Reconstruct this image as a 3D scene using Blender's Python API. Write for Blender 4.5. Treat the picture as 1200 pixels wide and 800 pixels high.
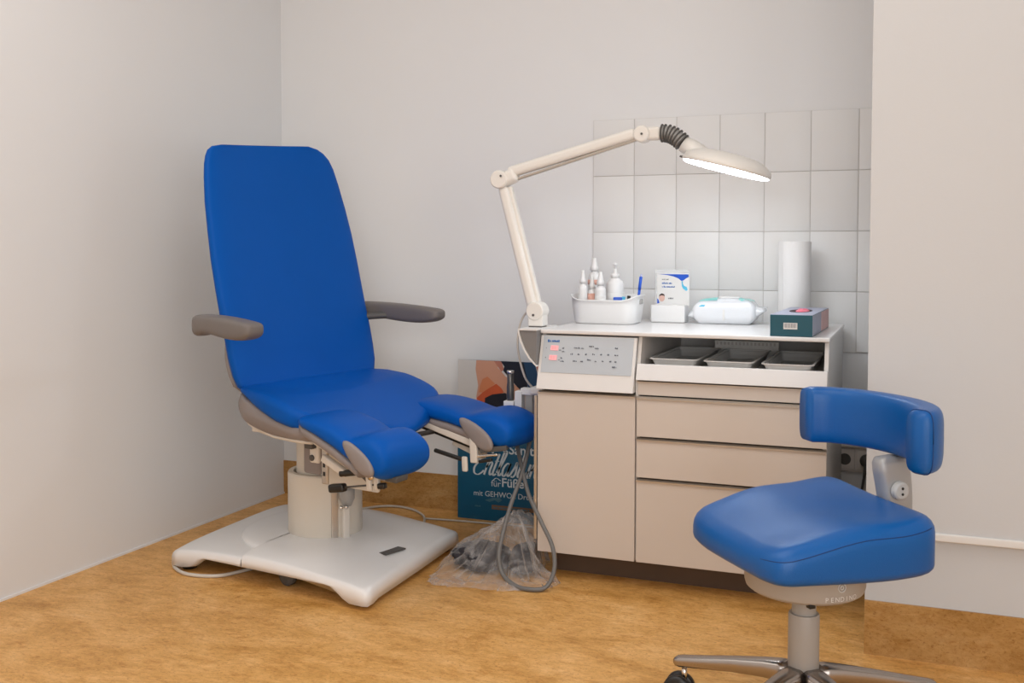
import bpy, bmesh, math, random
from mathutils import Vector, Matrix
random.seed(7)
for o in list(bpy.data.objects): bpy.data.objects.remove(o)
SC = bpy.context.scene
COL = SC.collection
PI = math.pi

# ------------------------------------------------------------------ camera
cam_d = bpy.data.cameras.new('camera'); cam = bpy.data.objects.new('camera', cam_d); COL.objects.link(cam)
YAW, PITCH, ROLL = .3742, .0413, -.00123
fw = Vector((-math.sin(YAW)*math.cos(PITCH), math.cos(YAW)*math.cos(PITCH), -math.sin(PITCH)))
rt = Vector((math.cos(YAW), math.sin(YAW), 0)); dn = fw.cross(rt)
c_, s_ = math.cos(ROLL), math.sin(ROLL)
rt, dn = c_*rt + s_*dn, c_*dn - s_*rt
M = Matrix.Identity(4)
for i in range(3):
    M[i][0] = rt[i]; M[i][1] = -dn[i]; M[i][2] = -fw[i]
M.translation = Vector((2.4133, -3.582, 1.0))
cam.matrix_world = M
cam_d.sensor_width = 36; cam_d.lens = 1209.1*36/1200
cam_d.shift_y = -(400-343.25)/1200
cam_d.clip_start = .05
SC.camera = cam

# ------------------------------------------------------------------ world, lights, exposure
w = bpy.data.worlds.new('world'); SC.world = w; w.use_nodes = True
w.node_tree.nodes['Background'].inputs[0].default_value = (.75, .85, 1, 1)
w.node_tree.nodes['Background'].inputs[1].default_value = .3
SC.view_settings.view_transform = 'Standard'; SC.view_settings.look = 'None'
SC.view_settings.exposure = 0.09; SC.view_settings.gamma = 1

def area(name, loc, target, sx, sy, power, col, spread=PI):
    l = bpy.data.lights.new(name, 'AREA'); l.shape = 'RECTANGLE'; l.size = sx; l.size_y = sy
    l.energy = power; l.color = col; l.spread = spread
    o = bpy.data.objects.new(name, l); COL.objects.link(o); o.location = loc
    o.rotation_euler = (Vector(target)-Vector(loc)).to_track_quat('-Z', 'Y').to_euler()
    return o
area('ceiling_lamp_light', (1.45, -2.2, 2.64), (1.45, -2.2, 0), 2.4, 1.6, 24, (1, .985, .965))
area('side_fill_light', (4.25, -3.7, 1.3), (0, -2.2, .9), 2.6, 1.9, 46, (.94, .97, 1))  # added fill light to brighten the left wall, no window modelled here
area('front_window_daylight', (2.5, -5.1, 1.3), (1.2, 0, .9), 2.0, 1.8, 36, (.94, .97, 1))

# ------------------------------------------------------------------ materials
def mat(name, col, rough=.5, metal=0, noise=0, nscale=8, bump=0, bscale=200, emit=None, estr=0, coat=0, spec=.5, alpha=1, trans=0):
    m = bpy.data.materials.new(name); m.use_nodes = True; nt = m.node_tree; b = nt.nodes['Principled BSDF']
    b.inputs['Base Color'].default_value = (*col, 1); b.inputs['Roughness'].default_value = rough
    b.inputs['Metallic'].default_value = metal; b.inputs['Specular IOR Level'].default_value = spec
    b.inputs['Coat Weight'].default_value = coat; b.inputs['Alpha'].default_value = alpha
    b.inputs['Transmission Weight'].default_value = trans
    tc = nt.nodes.new('ShaderNodeTexCoord')
    if noise:
        n = nt.nodes.new('ShaderNodeTexNoise'); n.inputs['Scale'].default_value = nscale; n.inputs['Detail'].default_value = 5
        nt.links.new(tc.outputs['Object'], n.inputs['Vector'])
        r = nt.nodes.new('ShaderNodeMix'); r.data_type = 'RGBA'
        r.inputs[6].default_value = (*[c*(1-noise) for c in col], 1); r.inputs[7].default_value = (*[min(1, c*(1+noise)) for c in col], 1)
        nt.links.new(n.outputs['Fac'], r.inputs[0]); nt.links.new(r.outputs[2], b.inputs['Base Color'])
    if bump:
        n2 = nt.nodes.new('ShaderNodeTexNoise'); n2.inputs['Scale'].default_value = bscale
        nt.links.new(tc.outputs['Object'], n2.inputs['Vector'])
        bp = nt.nodes.new('ShaderNodeBump'); bp.inputs['Strength'].default_value = bump; bp.inputs['Distance'].default_value = .001
        nt.links.new(n2.outputs['Fac'], bp.inputs['Height']); nt.links.new(bp.outputs[0], b.inputs['Normal'])
    if emit:
        b.inputs['Emission Color'].default_value = (*emit, 1); b.inputs['Emission Strength'].default_value = estr
    return m

def floor_mat(name, dark=1.0, vert=False):
    m = bpy.data.materials.new(name); m.use_nodes = True; nt = m.node_tree; b = nt.nodes['Principled BSDF']
    tc = nt.nodes.new('ShaderNodeTexCoord')
    def tex(scale, vec, det=6, dist=0.0, rough=.6):
        mp = nt.nodes.new('ShaderNodeMapping'); mp.inputs['Scale'].default_value = vec
        nt.links.new(tc.outputs['Object'], mp.inputs[0])
        n = nt.nodes.new('ShaderNodeTexNoise'); n.inputs['Scale'].default_value = scale; n.inputs['Detail'].default_value = det
        n.inputs['Distortion'].default_value = dist; n.inputs['Roughness'].default_value = rough
        nt.links.new(mp.outputs[0], n.inputs['Vector']); return n.outputs['Fac']
    def ramp(src, stops):
        r = nt.nodes.new('ShaderNodeValToRGB'); e = r.color_ramp.elements
        e[0].position, e[0].color = stops[0][0], (*stops[0][1], 1); e[1].position, e[1].color = stops[-1][0], (*stops[-1][1], 1)
        for p, c in stops[1:-1]:
            x = e.new(p); x.color = (*c, 1)
        nt.links.new(src, r.inputs[0]); return r.outputs[0]
    def mul(a, bb, fac):
        x = nt.nodes.new('ShaderNodeMix'); x.data_type = 'RGBA'; x.blend_type = 'MULTIPLY'; x.inputs[0].default_value = fac
        nt.links.new(a, x.inputs[6]); nt.links.new(bb, x.inputs[7]); return x.outputs[2]
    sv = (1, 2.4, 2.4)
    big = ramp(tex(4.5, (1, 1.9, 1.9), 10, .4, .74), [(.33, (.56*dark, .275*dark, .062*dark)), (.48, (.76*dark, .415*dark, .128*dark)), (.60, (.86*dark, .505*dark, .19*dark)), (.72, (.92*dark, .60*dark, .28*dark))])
    mid = ramp(tex(24, (1, 2.0, 2.0), 9, .9, .78), [(.30, (.70, .55, .36)), (.42, (.90, .84, .76)), (.50, (1, 1, 1))])
    fine = ramp(tex(120, (1, 1.5, 1.5), 6, .7, .75), [(.31, (.36, .24, .13)), (.41, (.82, .76, .68)), (.47, (1, 1, 1))])
    pale = ramp(tex(34, (1, 2.6, 2.6), 6, .6, .65), [(.42, (.88, .85, .80)), (.60, (1.0, 1.0, 1.0))])
    c = mul(mul(mul(big, mid, 1), fine, .8), pale, .9)
    nt.links.new(c, b.inputs['Base Color'])
    b.inputs['Roughness'].default_value = .42; b.inputs['Specular IOR Level'].default_value = .35
    bp = nt.nodes.new('ShaderNodeBump'); bp.inputs['Strength'].default_value = .12; bp.inputs['Distance'].default_value = .001
    nt.links.new(tex(60, (1, 1, 1)), bp.inputs['Height']); nt.links.new(bp.outputs[0], b.inputs['Normal'])
    return m

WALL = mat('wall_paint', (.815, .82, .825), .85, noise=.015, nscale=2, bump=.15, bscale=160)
WALLP = mat('wall_paint_pier_dimmed', (.61, .612, .615), .85, noise=.015, nscale=2, bump=.15, bscale=160)  # wall paint darkened in colour to offset too much light on the pier
WALLL = mat('wall_paint_left', (.815, .82, .825), .8, noise=.015, nscale=2, bump=.12, bscale=160)
CEIL = mat('ceiling_paint', (.86, .86, .85), .9, bump=.1)
TRIM = mat('white_trim', (.78, .76, .73), .5, noise=.02)
TILE = mat('white_tile_glaze', (.80, .798, .79), .42, spec=.3, noise=.02, nscale=5, bump=.03, bscale=30)
GROUT = mat('grout', (.62, .60, .57), .9, noise=.06, nscale=60)
FLOOR = floor_mat('linoleum')
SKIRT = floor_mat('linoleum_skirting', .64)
BLUE = mat('blue_vinyl', (.0, .090, .43), .45, noise=.03, nscale=6, bump=.2, bscale=700, spec=.13)
BLUE2 = mat('blue_leatherette', (.0, .098, .36), .36, noise=.05, nscale=9, bump=.35, bscale=500, spec=.42)
SEAM = mat('dark_blue_seam', (.0, .035, .16), .6, noise=.05)
GREY = mat('grey_shell_plastic', (.27, .235, .225), .5, noise=.03, bump=.2, bscale=400)
ARMG = mat('grey_armrest', (.17, .15, .14), .5, noise=.05, bump=.3, bscale=500)
CREAM = mat('cream_lacquer', (.74, .69, .62), .35, noise=.02, nscale=5, coat=.1)
BASEW = mat('white_lacquer_base', (.86, .85, .84), .28, noise=.02, nscale=4, coat=.2)
COLW = mat('warm_white_column', (.72, .66, .57), .4, noise=.02)
BLACK = mat('black_plastic', (.012, .011, .010), .35, noise=.1)
CHROME = mat('chrome', (.75, .72, .68), .2, 1, noise=.03)
ALU = mat('brushed_aluminium', (.55, .51, .46), .35, .9, noise=.05, nscale=40)
CAST = mat('polished_cast_metal', (.42, .38, .35), .27, 1, noise=.06, nscale=12)
DGREY = mat('dark_grey_rubber', (.09, .085, .08), .55, noise=.08)
MGREY = mat('mid_grey_plastic', (.36, .35, .335), .45, noise=.04)
CABF = mat('cabinet_front_lacquer', (.63, .56, .50), .35, noise=.012, nscale=2, coat=.15)
CABW = mat('cabinet_white', (.76, .735, .71), .4, noise=.015, nscale=3)
TOPW = mat('cabinet_top_white', (.78, .765, .755), .3, noise=.012, nscale=3, coat=.2)
NICHE = mat('niche_lining', (.70, .66, .62), .6, noise=.04)
PLINTH = mat('dark_plinth', (.10, .06, .035), .7, noise=.15)
PANEL = mat('pale_blue_grey_membrane', (.50, .535, .57), .35, noise=.02)
INK = mat('grey_print', (.10, .11, .14), .6, noise=.05)
BLUEINK = mat('blue_print', (.01, .12, .42), .5, noise=.05)
LED = mat('red_led_digits', (.9, .25, .25), .4, emit=(1, .22, .22), estr=1.0)
LEDH = mat('red_display_window', (.85, .40, .42), .4, noise=.05, emit=(1, .40, .40), estr=.25)
LAMPW = mat('lamp_white_plastic', (.80, .77, .72), .38, noise=.02)
GLOW = mat('lamp_diffuser', (1, 1, 1), .3, emit=(.82, .91, 1), estr=15)
WPLAST = mat('white_plastic', (.80, .79, .78), .35, noise=.02)
PAPER = mat('paper_towel', (.80, .79, .78), .9, noise=.02, nscale=30, bump=.5, bscale=240)
TRAYG = mat('grey_tray_plastic', (.62, .61, .59), .35, noise=.03)
TEAL = mat('teal_carton', (.008, .085, .12), .4, noise=.08, nscale=12)
LILAC = mat('lilac_carton', (.34, .36, .46), .45, noise=.12, nscale=18)
PINK = mat('pink_glove', (.75, .16, .22), .5, noise=.2, nscale=30)
PINKP = mat('pink_carton_print', (.68, .40, .38), .45, noise=.3, nscale=30)
PEACH = mat('peach_label', (.80, .45, .36), .5, noise=.1)
ROYAL = mat('royal_blue_plastic', (.01, .09, .55), .35, noise=.05)
AQUA = mat('aqua_print', (.25, .72, .68), .35, noise=.05)
CYAN = mat('cyan_print', (.10, .50, .72), .35, noise=.05)
FILM = mat('white_film_wrap', (.78, .80, .83), .22, noise=.03, nscale=14, bump=.8, bscale=40, coat=.3)
LABEL = mat('white_label', (.75, .74, .72), .5, noise=.03)
HOSEG = mat('grey_hose', (.16, .155, .15), .45, noise=.04)
CORD = mat('white_cord', (.62, .58, .52), .45, noise=.03)
PBLUE = mat('poster_blue', (.001, .095, .19), .35, noise=.25, nscale=5)
PWHITE = mat('poster_lettering', (.62, .68, .72), .5, noise=.02)
PTEXT2 = mat('poster_faint_print', (.06, .16, .22), .5, noise=.3, nscale=40)
PTAN = mat('poster_tan_print', (.20, .11, .06), .5, noise=.2)
PPALE = mat('poster_pale_photo', (.62, .60, .58), .4, noise=.04, nscale=3)
PSKIN = mat('poster_skin_tone', (.60, .31, .21), .4, noise=.1, nscale=4)
PSKIN2 = mat('poster_skin_shade', (.50, .20, .14), .4, noise=.15, nscale=8)
PCORAL = mat('poster_coral_cloth', (.55, .10, .035), .4, noise=.35, nscale=14)
PNAVY = mat('poster_navy_cloth', (.006, .010, .022), .4, noise=.3, nscale=10)
PDENIM = mat('poster_denim', (.008, .05, .12), .4, noise=.3, nscale=10)
BAGIN = mat('dark_grey_cloth', (.030, .027, .034), .7, noise=.5, nscale=22, bump=1, bscale=60)
RULER = mat('pale_perforated_strip', (.88, .86, .82), .5, noise=.1, nscale=90)
SOCK = mat('socket_plastic', (.76, .71, .67), .4, noise=.03)

def bag_mat():
    m = bpy.data.materials.new('clear_crumpled_film'); m.use_nodes = True; nt = m.node_tree
    for n in list(nt.nodes): nt.nodes.remove(n)
    out = nt.nodes.new('ShaderNodeOutputMaterial'); mx = nt.nodes.new('ShaderNodeMixShader'); tr = nt.nodes.new('ShaderNodeBsdfTransparent')
    p = nt.nodes.new('ShaderNodeBsdfPrincipled'); p.inputs['Base Color'].default_value = (.82, .78, .76, 1); p.inputs['Roughness'].default_value = .18
    p.inputs['Specular IOR Level'].default_value = .8
    tr.inputs[0].default_value = (.96, .95, .94, 1)
    tc = nt.nodes.new('ShaderNodeTexCoord')
    n = nt.nodes.new('ShaderNodeTexNoise'); n.inputs['Scale'].default_value = 13; n.inputs['Detail'].default_value = 6; n.inputs['Distortion'].default_value = 1.6
    nt.links.new(tc.outputs['Object'], n.inputs['Vector'])
    r = nt.nodes.new('ShaderNodeValToRGB'); r.color_ramp.elements[0].position = .44; r.color_ramp.elements[0].color = (.05, .05, .05, 1)
    r.color_ramp.elements[1].position = .72; r.color_ramp.elements[1].color = (.32, .32, .32, 1)
    nt.links.new(n.outputs['Fac'], r.inputs[0])
    lw = nt.nodes.new('ShaderNodeLayerWeight'); lw.inputs[0].default_value = .35
    ad = nt.nodes.new('ShaderNodeMath'); ad.operation = 'ADD'; ad.use_clamp = True
    ml = nt.nodes.new('ShaderNodeMath'); ml.operation = 'MULTIPLY'; ml.inputs[1].default_value = .45
    nt.links.new(lw.outputs['Facing'], ml.inputs[0])
    nt.links.new(r.outputs[0], ad.inputs[0]); nt.links.new(ml.outputs[0], ad.inputs[1])
    bp = nt.nodes.new('ShaderNodeBump'); bp.inputs['Strength'].default_value = 1; bp.inputs['Distance'].default_value = .012
    nt.links.new(n.outputs['Fac'], bp.inputs['Height']); nt.links.new(bp.outputs[0], p.inputs['Normal'])
    nt.links.new(ad.outputs[0], mx.inputs[0]); nt.links.new(tr.outputs[0], mx.inputs[1]); nt.links.new(p.outputs[0], mx.inputs[2])
    nt.links.new(mx.outputs[0], out.inputs[0]); return m
BAG = bag_mat()

# ------------------------------------------------------------------ helpers
def obj(name, bm, m, parent=None, smooth=False, bevel=0, seg=2, subsurf=0, kind=None, label=None, solid=0):
    me = bpy.data.meshes.new(name)
    bmesh.ops.recalc_face_normals(bm, faces=bm.faces)
    bm.to_mesh(me); bm.free(); me.materials.append(m)
    o = bpy.data.objects.new(name, me); COL.objects.link(o)
    if smooth:
        for p in me.polygons: p.use_smooth = True
    if solid:
        x = o.modifiers.new('solid', 'SOLIDIFY'); x.thickness = solid
    if bevel:
        x = o.modifiers.new('bevel', 'BEVEL'); x.width = bevel; x.segments = seg; x.limit_method = 'ANGLE'; x.angle_limit = math.radians(35)
        for p in me.polygons: p.use_smooth = True
        y = o.modifiers.new('wn', 'WEIGHTED_NORMAL'); y.keep_sharp = True
    if subsurf:
        x = o.modifiers.new('sub', 'SUBSURF'); x.levels = subsurf; x.render_levels = subsurf
    if parent: o.parent = parent
    if kind: o['kind'] = kind
    if label: o['label'] = label
    return o
def tag(o, label, cat, group=None):
    o['label'] = label; o['category'] = cat
    if group: o['group'] = group
    return o
def thing(name, label, cat, loc=(0, 0, 0), rz=0, group=None):
    o = bpy.data.objects.new(name, None); COL.objects.link(o); o.empty_display_size = .05
    o.location = loc; o.rotation_euler = (0, 0, rz)
    return tag(o, label, cat, group)
def box(bm, x0, x1, y0, y1, z0, z1, mtx=None):
    vs = [bm.verts.new(v) for v in [(x0,y0,z0),(x1,y0,z0),(x1,y1,z0),(x0,y1,z0),(x0,y0,z1),(x1,y0,z1),(x1,y1,z1),(x0,y1,z1)]]
    for f in [(0,3,2,1),(4,5,6,7),(0,1,5,4),(1,2,6,5),(2,3,7,6),(3,0,4,7)]: bm.faces.new([vs[i] for i in f])
    if mtx is not None: bmesh.ops.transform(bm, matrix=mtx, verts=vs)
    return bm
def B(*a, **k): return box(bmesh.new(), *a, **k)
def prism_x(bm, prof, x0, x1):          # prof: list of (y,z)
    a = [bm.verts.new((x0, y, z)) for y, z in prof]; b = [bm.verts.new((x1, y, z)) for y, z in prof]; n = len(prof)
    bm.faces.new(a); bm.faces.new(b[::-1])
    for i in range(n): bm.faces.new((a[i], a[(i+1) % n], b[(i+1) % n], b[i]))
    return bm
def prism_y(bm, prof, y0, y1):          # prof: list of (x,z)
    a = [bm.verts.new((x, y0, z)) for x, z in prof]; b = [bm.verts.new((x, y1, z)) for x, z in prof]; n = len(prof)
    bm.faces.new(a); bm.faces.new(b[::-1])
    for i in range(n): bm.faces.new((a[i], a[(i+1) % n], b[(i+1) % n], b[i]))
    return bm
def prism_z(bm, prof, z0, z1):
    a = [bm.verts.new((x, y, z0)) for x, y in prof]; b = [bm.verts.new((x, y, z1)) for x, y in prof]; n = len(prof)
    bm.faces.new(a[::-1]); bm.faces.new(b)
    for i in range(n): bm.faces.new((a[i], a[(i+1) % n], b[(i+1) % n], b[i]))
    return bm
def lathe(bm, prof, n=40, c=(0, 0, 0), mtx=None, capb=True, capt=True):   # prof: (r,z)
    rings = []
    for r, z in prof:
        rings.append([bm.verts.new((c[0]+r*math.cos(2*PI*i/n), c[1]+r*math.sin(2*PI*i/n), c[2]+z)) for i in range(n)])
    for a, b in zip(rings, rings[1:]):
        for i in range(n): bm.faces.new((a[i], a[(i+1) % n], b[(i+1) % n], b[i]))
    if capb: bm.faces.new(rings[0][::-1])
    if capt: bm.faces.new(rings[-1])
    if mtx is not None: bmesh.ops.transform(bm, matrix=mtx, verts=[v for r in rings for v in r])
    return bm
def spline(pts, k=6):
    P = [Vector(p) for p in pts]; out = []
    for i in range(len(P)-1):
        p0 = P[max(i-1, 0)]; p1 = P[i]; p2 = P[i+1]; p3 = P[min(i+2, len(P)-1)]
        for j in range(k):
            t = j/k
            out.append(.5*((2*p1)+(-p0+p2)*t+(2*p0-5*p1+4*p2-p3)*t*t+(-p0+3*p1-3*p2+p3)*t**3))
    out.append(P[-1]); return out
def tube(bm, pts, r, n=12, k=6, smooth=True):
    P = spline(pts, k) if smooth and len(pts) > 2 else [Vector(p) for p in pts]
    N = len(P); up = None; rings = []
    for i, p in enumerate(P):
        t = (P[min(i+1, N-1)]-P[max(i-1, 0)]).normalized()
        if up is None:
            up = Vector((0, 0, 1)) if abs(t.z) < .9 else Vector((1, 0, 0))
        a = t.cross(up).normalized(); up = a.cross(t).normalized()
        rr = r(i/(N-1)) if callable(r) else r
        rings.append([bm.verts.new(p+rr*(a*math.cos(2*PI*j/n)+up*math.sin(2*PI*j/n))) for j in range(n)])
    for a, b in zip(rings, rings[1:]):
        for i in range(n): bm.faces.new((a[i], a[(i+1) % n], b[(i+1) % n], b[i]))
    bm.faces.new(rings[0][::-1]); bm.faces.new(rings[-1]); return bm
def loft(bm, rings):                     # closed rings of equal length, capped
    R = [[bm.verts.new(p) for p in r] for r in rings]; n = len(R[0])
    for a, b in zip(R, R[1:]):
        for i in range(n): bm.faces.new((a[i], a[(i+1) % n], b[(i+1) % n], b[i]))
    bm.faces.new(R[0][::-1]); bm.faces.new(R[-1]); return bm
def sgnp(v, p): return math.copysign(abs(v)**p, v)
def sect(n=28, e=4.0):                   # superellipse unit section (a,b)
    return [(sgnp(math.cos(2*PI*i/n), 2/e), sgnp(math.sin(2*PI*i/n), 2/e)) for i in range(n)]
def rrect(hx, hy, r, k=6, cx=0, cy=0):
    out = []
    for sx, sy, a0 in ((1, 1, 0), (-1, 1, PI/2), (-1, -1, PI), (1, -1, 3*PI/2)):
        for j in range(k+1):
            a = a0+PI/2*j/k
            out.append((cx+sx*(hx-r)+r*math.cos(a), cy+sy*(hy-r)+r*math.sin(a)))
    return out
def interp(tab, x):
    if x <= tab[0][0]: return tab[0][1:]
    for a, b in zip(tab, tab[1:]):
        if x <= b[0]:
            t = (x-a[0])/(b[0]-a[0]); t2 = t
            return tuple(p+(q-p)*t2 for p, q in zip(a[1:], b[1:]))
    return tab[-1][1:]
def align(p, d):
    return Matrix.Translation(p) @ Vector(d).to_track_quat('Z', 'Y').to_matrix().to_4x4()
def dome_cushion(bm, outline, ztop, zbot, edge=.03, c=None, tight=1.0, steps=5, inner=6):
    """outline: list (x,y); ztop/zbot functions; rounded rim of radius ~edge"""
    if c is None: c = (sum(p[0] for p in outline)/len(outline), sum(p[1] for p in outline)/len(outline))
    def ins(p, d):
        v = Vector((p[0]-c[0], p[1]-c[1])); L = v.length
        return (c[0]+v.x*(1-d/L), c[1]+v.y*(1-d/L)) if L > d else c
    rings = []
    for k in range(inner, 0, -1):                       # bottom, centre outwards
        f = 1-(k/inner)*.96; rr = []
        for p in outline:
            q = ins(p, edge); x = c[0]+(q[0]-c[0])*f; y = c[1]+(q[1]-c[1])*f; rr.append((x, y, zbot(x, y)))
        rings.append(rr)
    for j in range(steps+1):                            # lower rounding
        a = PI/2*j/steps; rr = []
        for p in outline:
            q = ins(p, edge*(1-math.sin(a))); h = (ztop(*q)-zbot(*q)); e = min(edge, h*.45)*tight
            rr.append((q[0], q[1], zbot(*q)+e*(1-math.cos(a))))
        rings.append(rr)
    for j in range(steps+1):
        a = PI/2*j/steps; rr = []
        for p in outline:
            q = ins(p, edge*(1-math.cos(a))); h = (ztop(*q)-zbot(*q)); e = min(edge, h*.5)
            rr.append((q[0], q[1], ztop(*q)-e*(1-math.sin(a))))
        rings.append(rr)
    for k in range(1, inner+1):
        f = 1-(k/inner)*.96; rr = []
        for p in outline:
            q = ins(p, edge); x = c[0]+(q[0]-c[0])*f; y = c[1]+(q[1]-c[1])*f; rr.append((x, y, ztop(x, y)))
        rings.append(rr)
    return loft(bm, rings)
def text(s, size, m, parent, mtx, name='lettering', shear=0, spacing=1, align_x='LEFT', bold=0, label=None):
    cu = bpy.data.curves.new('t', 'FONT'); cu.body = s; cu.size = size; cu.shear = shear; cu.space_character = spacing
    cu.align_x = align_x; cu.offset = bold; cu.resolution_u = 3
    t = bpy.data.objects.new('t', cu); COL.objects.link(t)
    dg = bpy.context.evaluated_depsgraph_get(); me = bpy.data.meshes.new_from_object(t.evaluated_get(dg))
    bpy.data.objects.remove(t); bpy.data.curves.remove(cu)
    me.materials.clear(); me.materials.append(m)
    o = bpy.data.objects.new(name, me); COL.objects.link(o); me.transform(mtx)
    if parent: o.parent = parent
    if label: o['label'] = label
    return o
def tiny_print(n, h, m, parent, mtx, name='print_marks', w_=.55):      # print too small to read: a row of short strokes
    bm = bmesh.new(); x = 0
    for i in range(n):
        ww = h*w_*random.uniform(.6, 1.1); k = random.uniform(.55, 1)
        box(bm, x, x+ww, 0, h*k, 0, .0003, mtx); x += ww+h*(.16 if random.random() < .8 else .5)
    return obj(name, bm, m, parent)
FACE = Matrix.Rotation(PI/2, 4, 'X')      # text upright, facing -Y
def smoothstep(a, b, x):
    t = max(0, min(1, (x-a)/(b-a))); return t*t*(3-2*t)

# ------------------------------------------------------------------ the room
def struct(name, bm, m, **k):
    return obj(name, bm, m, kind='structure', **k)
RX, RY, RZ = 4.3, -5.2, 2.7
struct('floor', B(-.1, RX+.1, RY-.1, .1, -.1, 0), FLOOR)
struct('ceiling', B(-.1, RX+.1, RY-.1, .1, RZ, RZ+.1), CEIL)
struct('wall_left', B(-.1, 0, RY-.1, .1, 0, RZ), WALLL)
wall_back = struct('wall_back', B(0, RX, 0, .1, 0, RZ), WALL)
struct('wall_right', B(RX, RX+.1, RY-.1, .1, 0, RZ), WALL)
struct('wall_front', B(0, RX, RY-.1, RY, 0, RZ), WALL)
PX = 2.305
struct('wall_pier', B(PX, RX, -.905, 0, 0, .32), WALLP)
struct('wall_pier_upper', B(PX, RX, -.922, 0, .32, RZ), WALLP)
struct('trim_1', B(PX+.0, RX, -.928, -.905, .303, .322), TRIM, bevel=.003)
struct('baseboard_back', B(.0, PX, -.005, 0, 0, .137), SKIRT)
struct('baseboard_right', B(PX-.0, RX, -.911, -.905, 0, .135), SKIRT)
struct('trim_2', B(0, .004, -4.8, -.005, 0, .007), WALLL)
# splash-back of white tiles, each tile a piece of the back wall
obj('grout_bed', B(1.3222, PX, -.0035, 0, .6640, 1.4655), GROUT, wall_back)
tile_me = None
for i in range(7):
    for j in range(4):
        if i < 6:
            if tile_me is None:
                t = obj('tile', B(-.0745, .0745, -.0052, 0, -.0992, .0992), TILE, wall_back, bevel=.001, seg=2); tile_me = t.data
            else:
                t = bpy.data.objects.new('tile', tile_me); COL.objects.link(t); t.parent = wall_back
                b = t.modifiers.new('bevel', 'BEVEL'); b.width = .001; b.segments = 2
            t.location = (1.3228+.151*(i+.5), -.0012, .764+.2005*j+.0)
            t.rotation_euler = (random.uniform(-.001, .001), 0, random.uniform(-.001, .001))
        else:
            obj('tile', B(2.2305, PX-.002, -.0065, 0, .6652+.2005*j, .8628+.2005*j), TILE, wall_back, bevel=.0018)

# ceiling luminaire (outside the view, over the room)
cl = thing('ceiling_light', 'flat white rectangular ceiling light over the middle of the room', 'light', (1.45, -2.2, RZ))
obj('frame', B(-1.22, 1.22, -.82, .82, -.04, -.002), TRIM, cl, bevel=.004)

# ------------------------------------------------------------------ treatment chair
A = math.radians(-12)
chair = thing('treatment_chair', 'blue upholstered podiatry treatment chair with grey armrests and split leg pads', 'chair', (.65, -.735, 0), A)
# base: rotated a little against the seat
ba = math.radians(4)
def base_pt(u, v):
    c, s = math.cos(ba), math.sin(ba); return (-.027+c*u-s*v-.165*v, .0+s*u+c*v)
def base_top(u, v):
    r = math.hypot(u/.30, v/.27)
    z = .090 - .022*(abs(u)/.38)**3 - .010*(abs(v)/.31)**4
    return z
_bt = base_top
def base_top(u, v, front=True):
    z = _bt(u, v)
    if front: z += .0145*(1-smoothstep(.90, 1.55, math.hypot((u+.01)/.262, (v-.01)/.262)))
    return z
def base_bot(u, v):
    if abs(v) > .27: return .014+.040*smoothstep(0, 1, (.330-abs(u))/.085)
    return .020
ol = []
for (a, b_, n) in (((.385, -.315), (.375, .315), 20), ((.375, .315), (-.375, .305), 34), ((-.375, .305), (-.375, -.305), 20), ((-.375, -.305), (.385, -.315), 34)):
    for i in range(n):
        t = i/n; ol.append((a[0]+(b_[0]-a[0])*t, a[1]+(b_[1]-a[1])*t))
def rnd(p):     # round the four corners, bow the edges outwards
    x, y = p; e = 60
    d = (abs(x/.388)**e+abs(y/.322)**e)**(1/e)
    x, y = x/max(d, .98), y/max(d, .98)
    return x, y
ol = [rnd(p) for p in ol]
def base_shell(halfsign):
    bm = bmesh.new(); rings = []
    fs = [(.93, 'b'), (1.0, 'b'), (.998, 't0'), (.992, 't1'), (.978, 't2'), (.955, 't')]+[(.92-.02*i, 't') for i in range(22)]+[(.42, 't'), (.25, 't'), (.1, 't'), (.02, 't')]
    for f, k in fs:
        rr = []
        for (u, v) in ol:
            x, y = u*f, v*f
            if k == 'b': z = base_bot(u, v)
            else:
                z = base_top(x, y, halfsign > 0) - {'t0': .016, 't1': .007, 't2': .001, 't': 0}[k]
            rr.append((*base_pt(x, y), z))
        rings.append(rr)
    loft(bm, rings)
    # split along u = .0 so that the two halves of the cover meet in a seam
    n = Vector((math.cos(ba), math.sin(ba), 0)); co = Vector((*base_pt(-.035, 0), 0))
    g = bm.verts[:]+bm.edges[:]+bm.faces[:]
    bmesh.ops.bisect_plane(bm, geom=g, plane_co=co+n*halfsign*.0018, plane_no=n*(-halfsign), clear_outer=True)
    return bm
obj('base_cover', base_shell(1), BASEW, chair, smooth=True, label='front half of the white base cover')
obj('base_cover', base_shell(-1), BASEW, chair, smooth=True, label='rear half of the white base cover')
bm = bmesh.new(); rings = []
for k, h in ((1.0, -.004), (1.0, .004), (.985, .009), (.955, .012), (.9, .0135), (.8, .0145), (.6, .015), (.4, .015), (.1, .015)):
    rr = []
    for i in range(64):
        u, v = -.01+.262*k*math.cos(2*PI*i/64), .01+.262*k*math.sin(2*PI*i/64)
        rr.append((*base_pt(u, v), _bt(u, v)+h))
    rings.append(rr)
loft(bm, rings)
n_ = Vector((math.cos(ba), math.sin(ba), 0)); co_ = Vector((*base_pt(-.035, 0), 0))
bmesh.ops.bisect_plane(bm, geom=bm.verts[:]+bm.edges[:]+bm.faces[:], plane_co=co_-n_*.0012, plane_no=n_, clear_outer=True)
obj('raised_disc', bm, BASEW, chair, smooth=True, label='raised half disc of the cover behind the column')
for u, v in ((.34, -.27), (-.34, -.27), (.34, .27), (-.34, .27)):
    x, y = base_pt(u, v); obj('foot', lathe(bmesh.new(), [(.022, 0), (.024, .006), (.02, .03)], 20, (x, y, 0)), BLACK, chair, smooth=True)
x, y = base_pt(.05, -.25)
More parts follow.
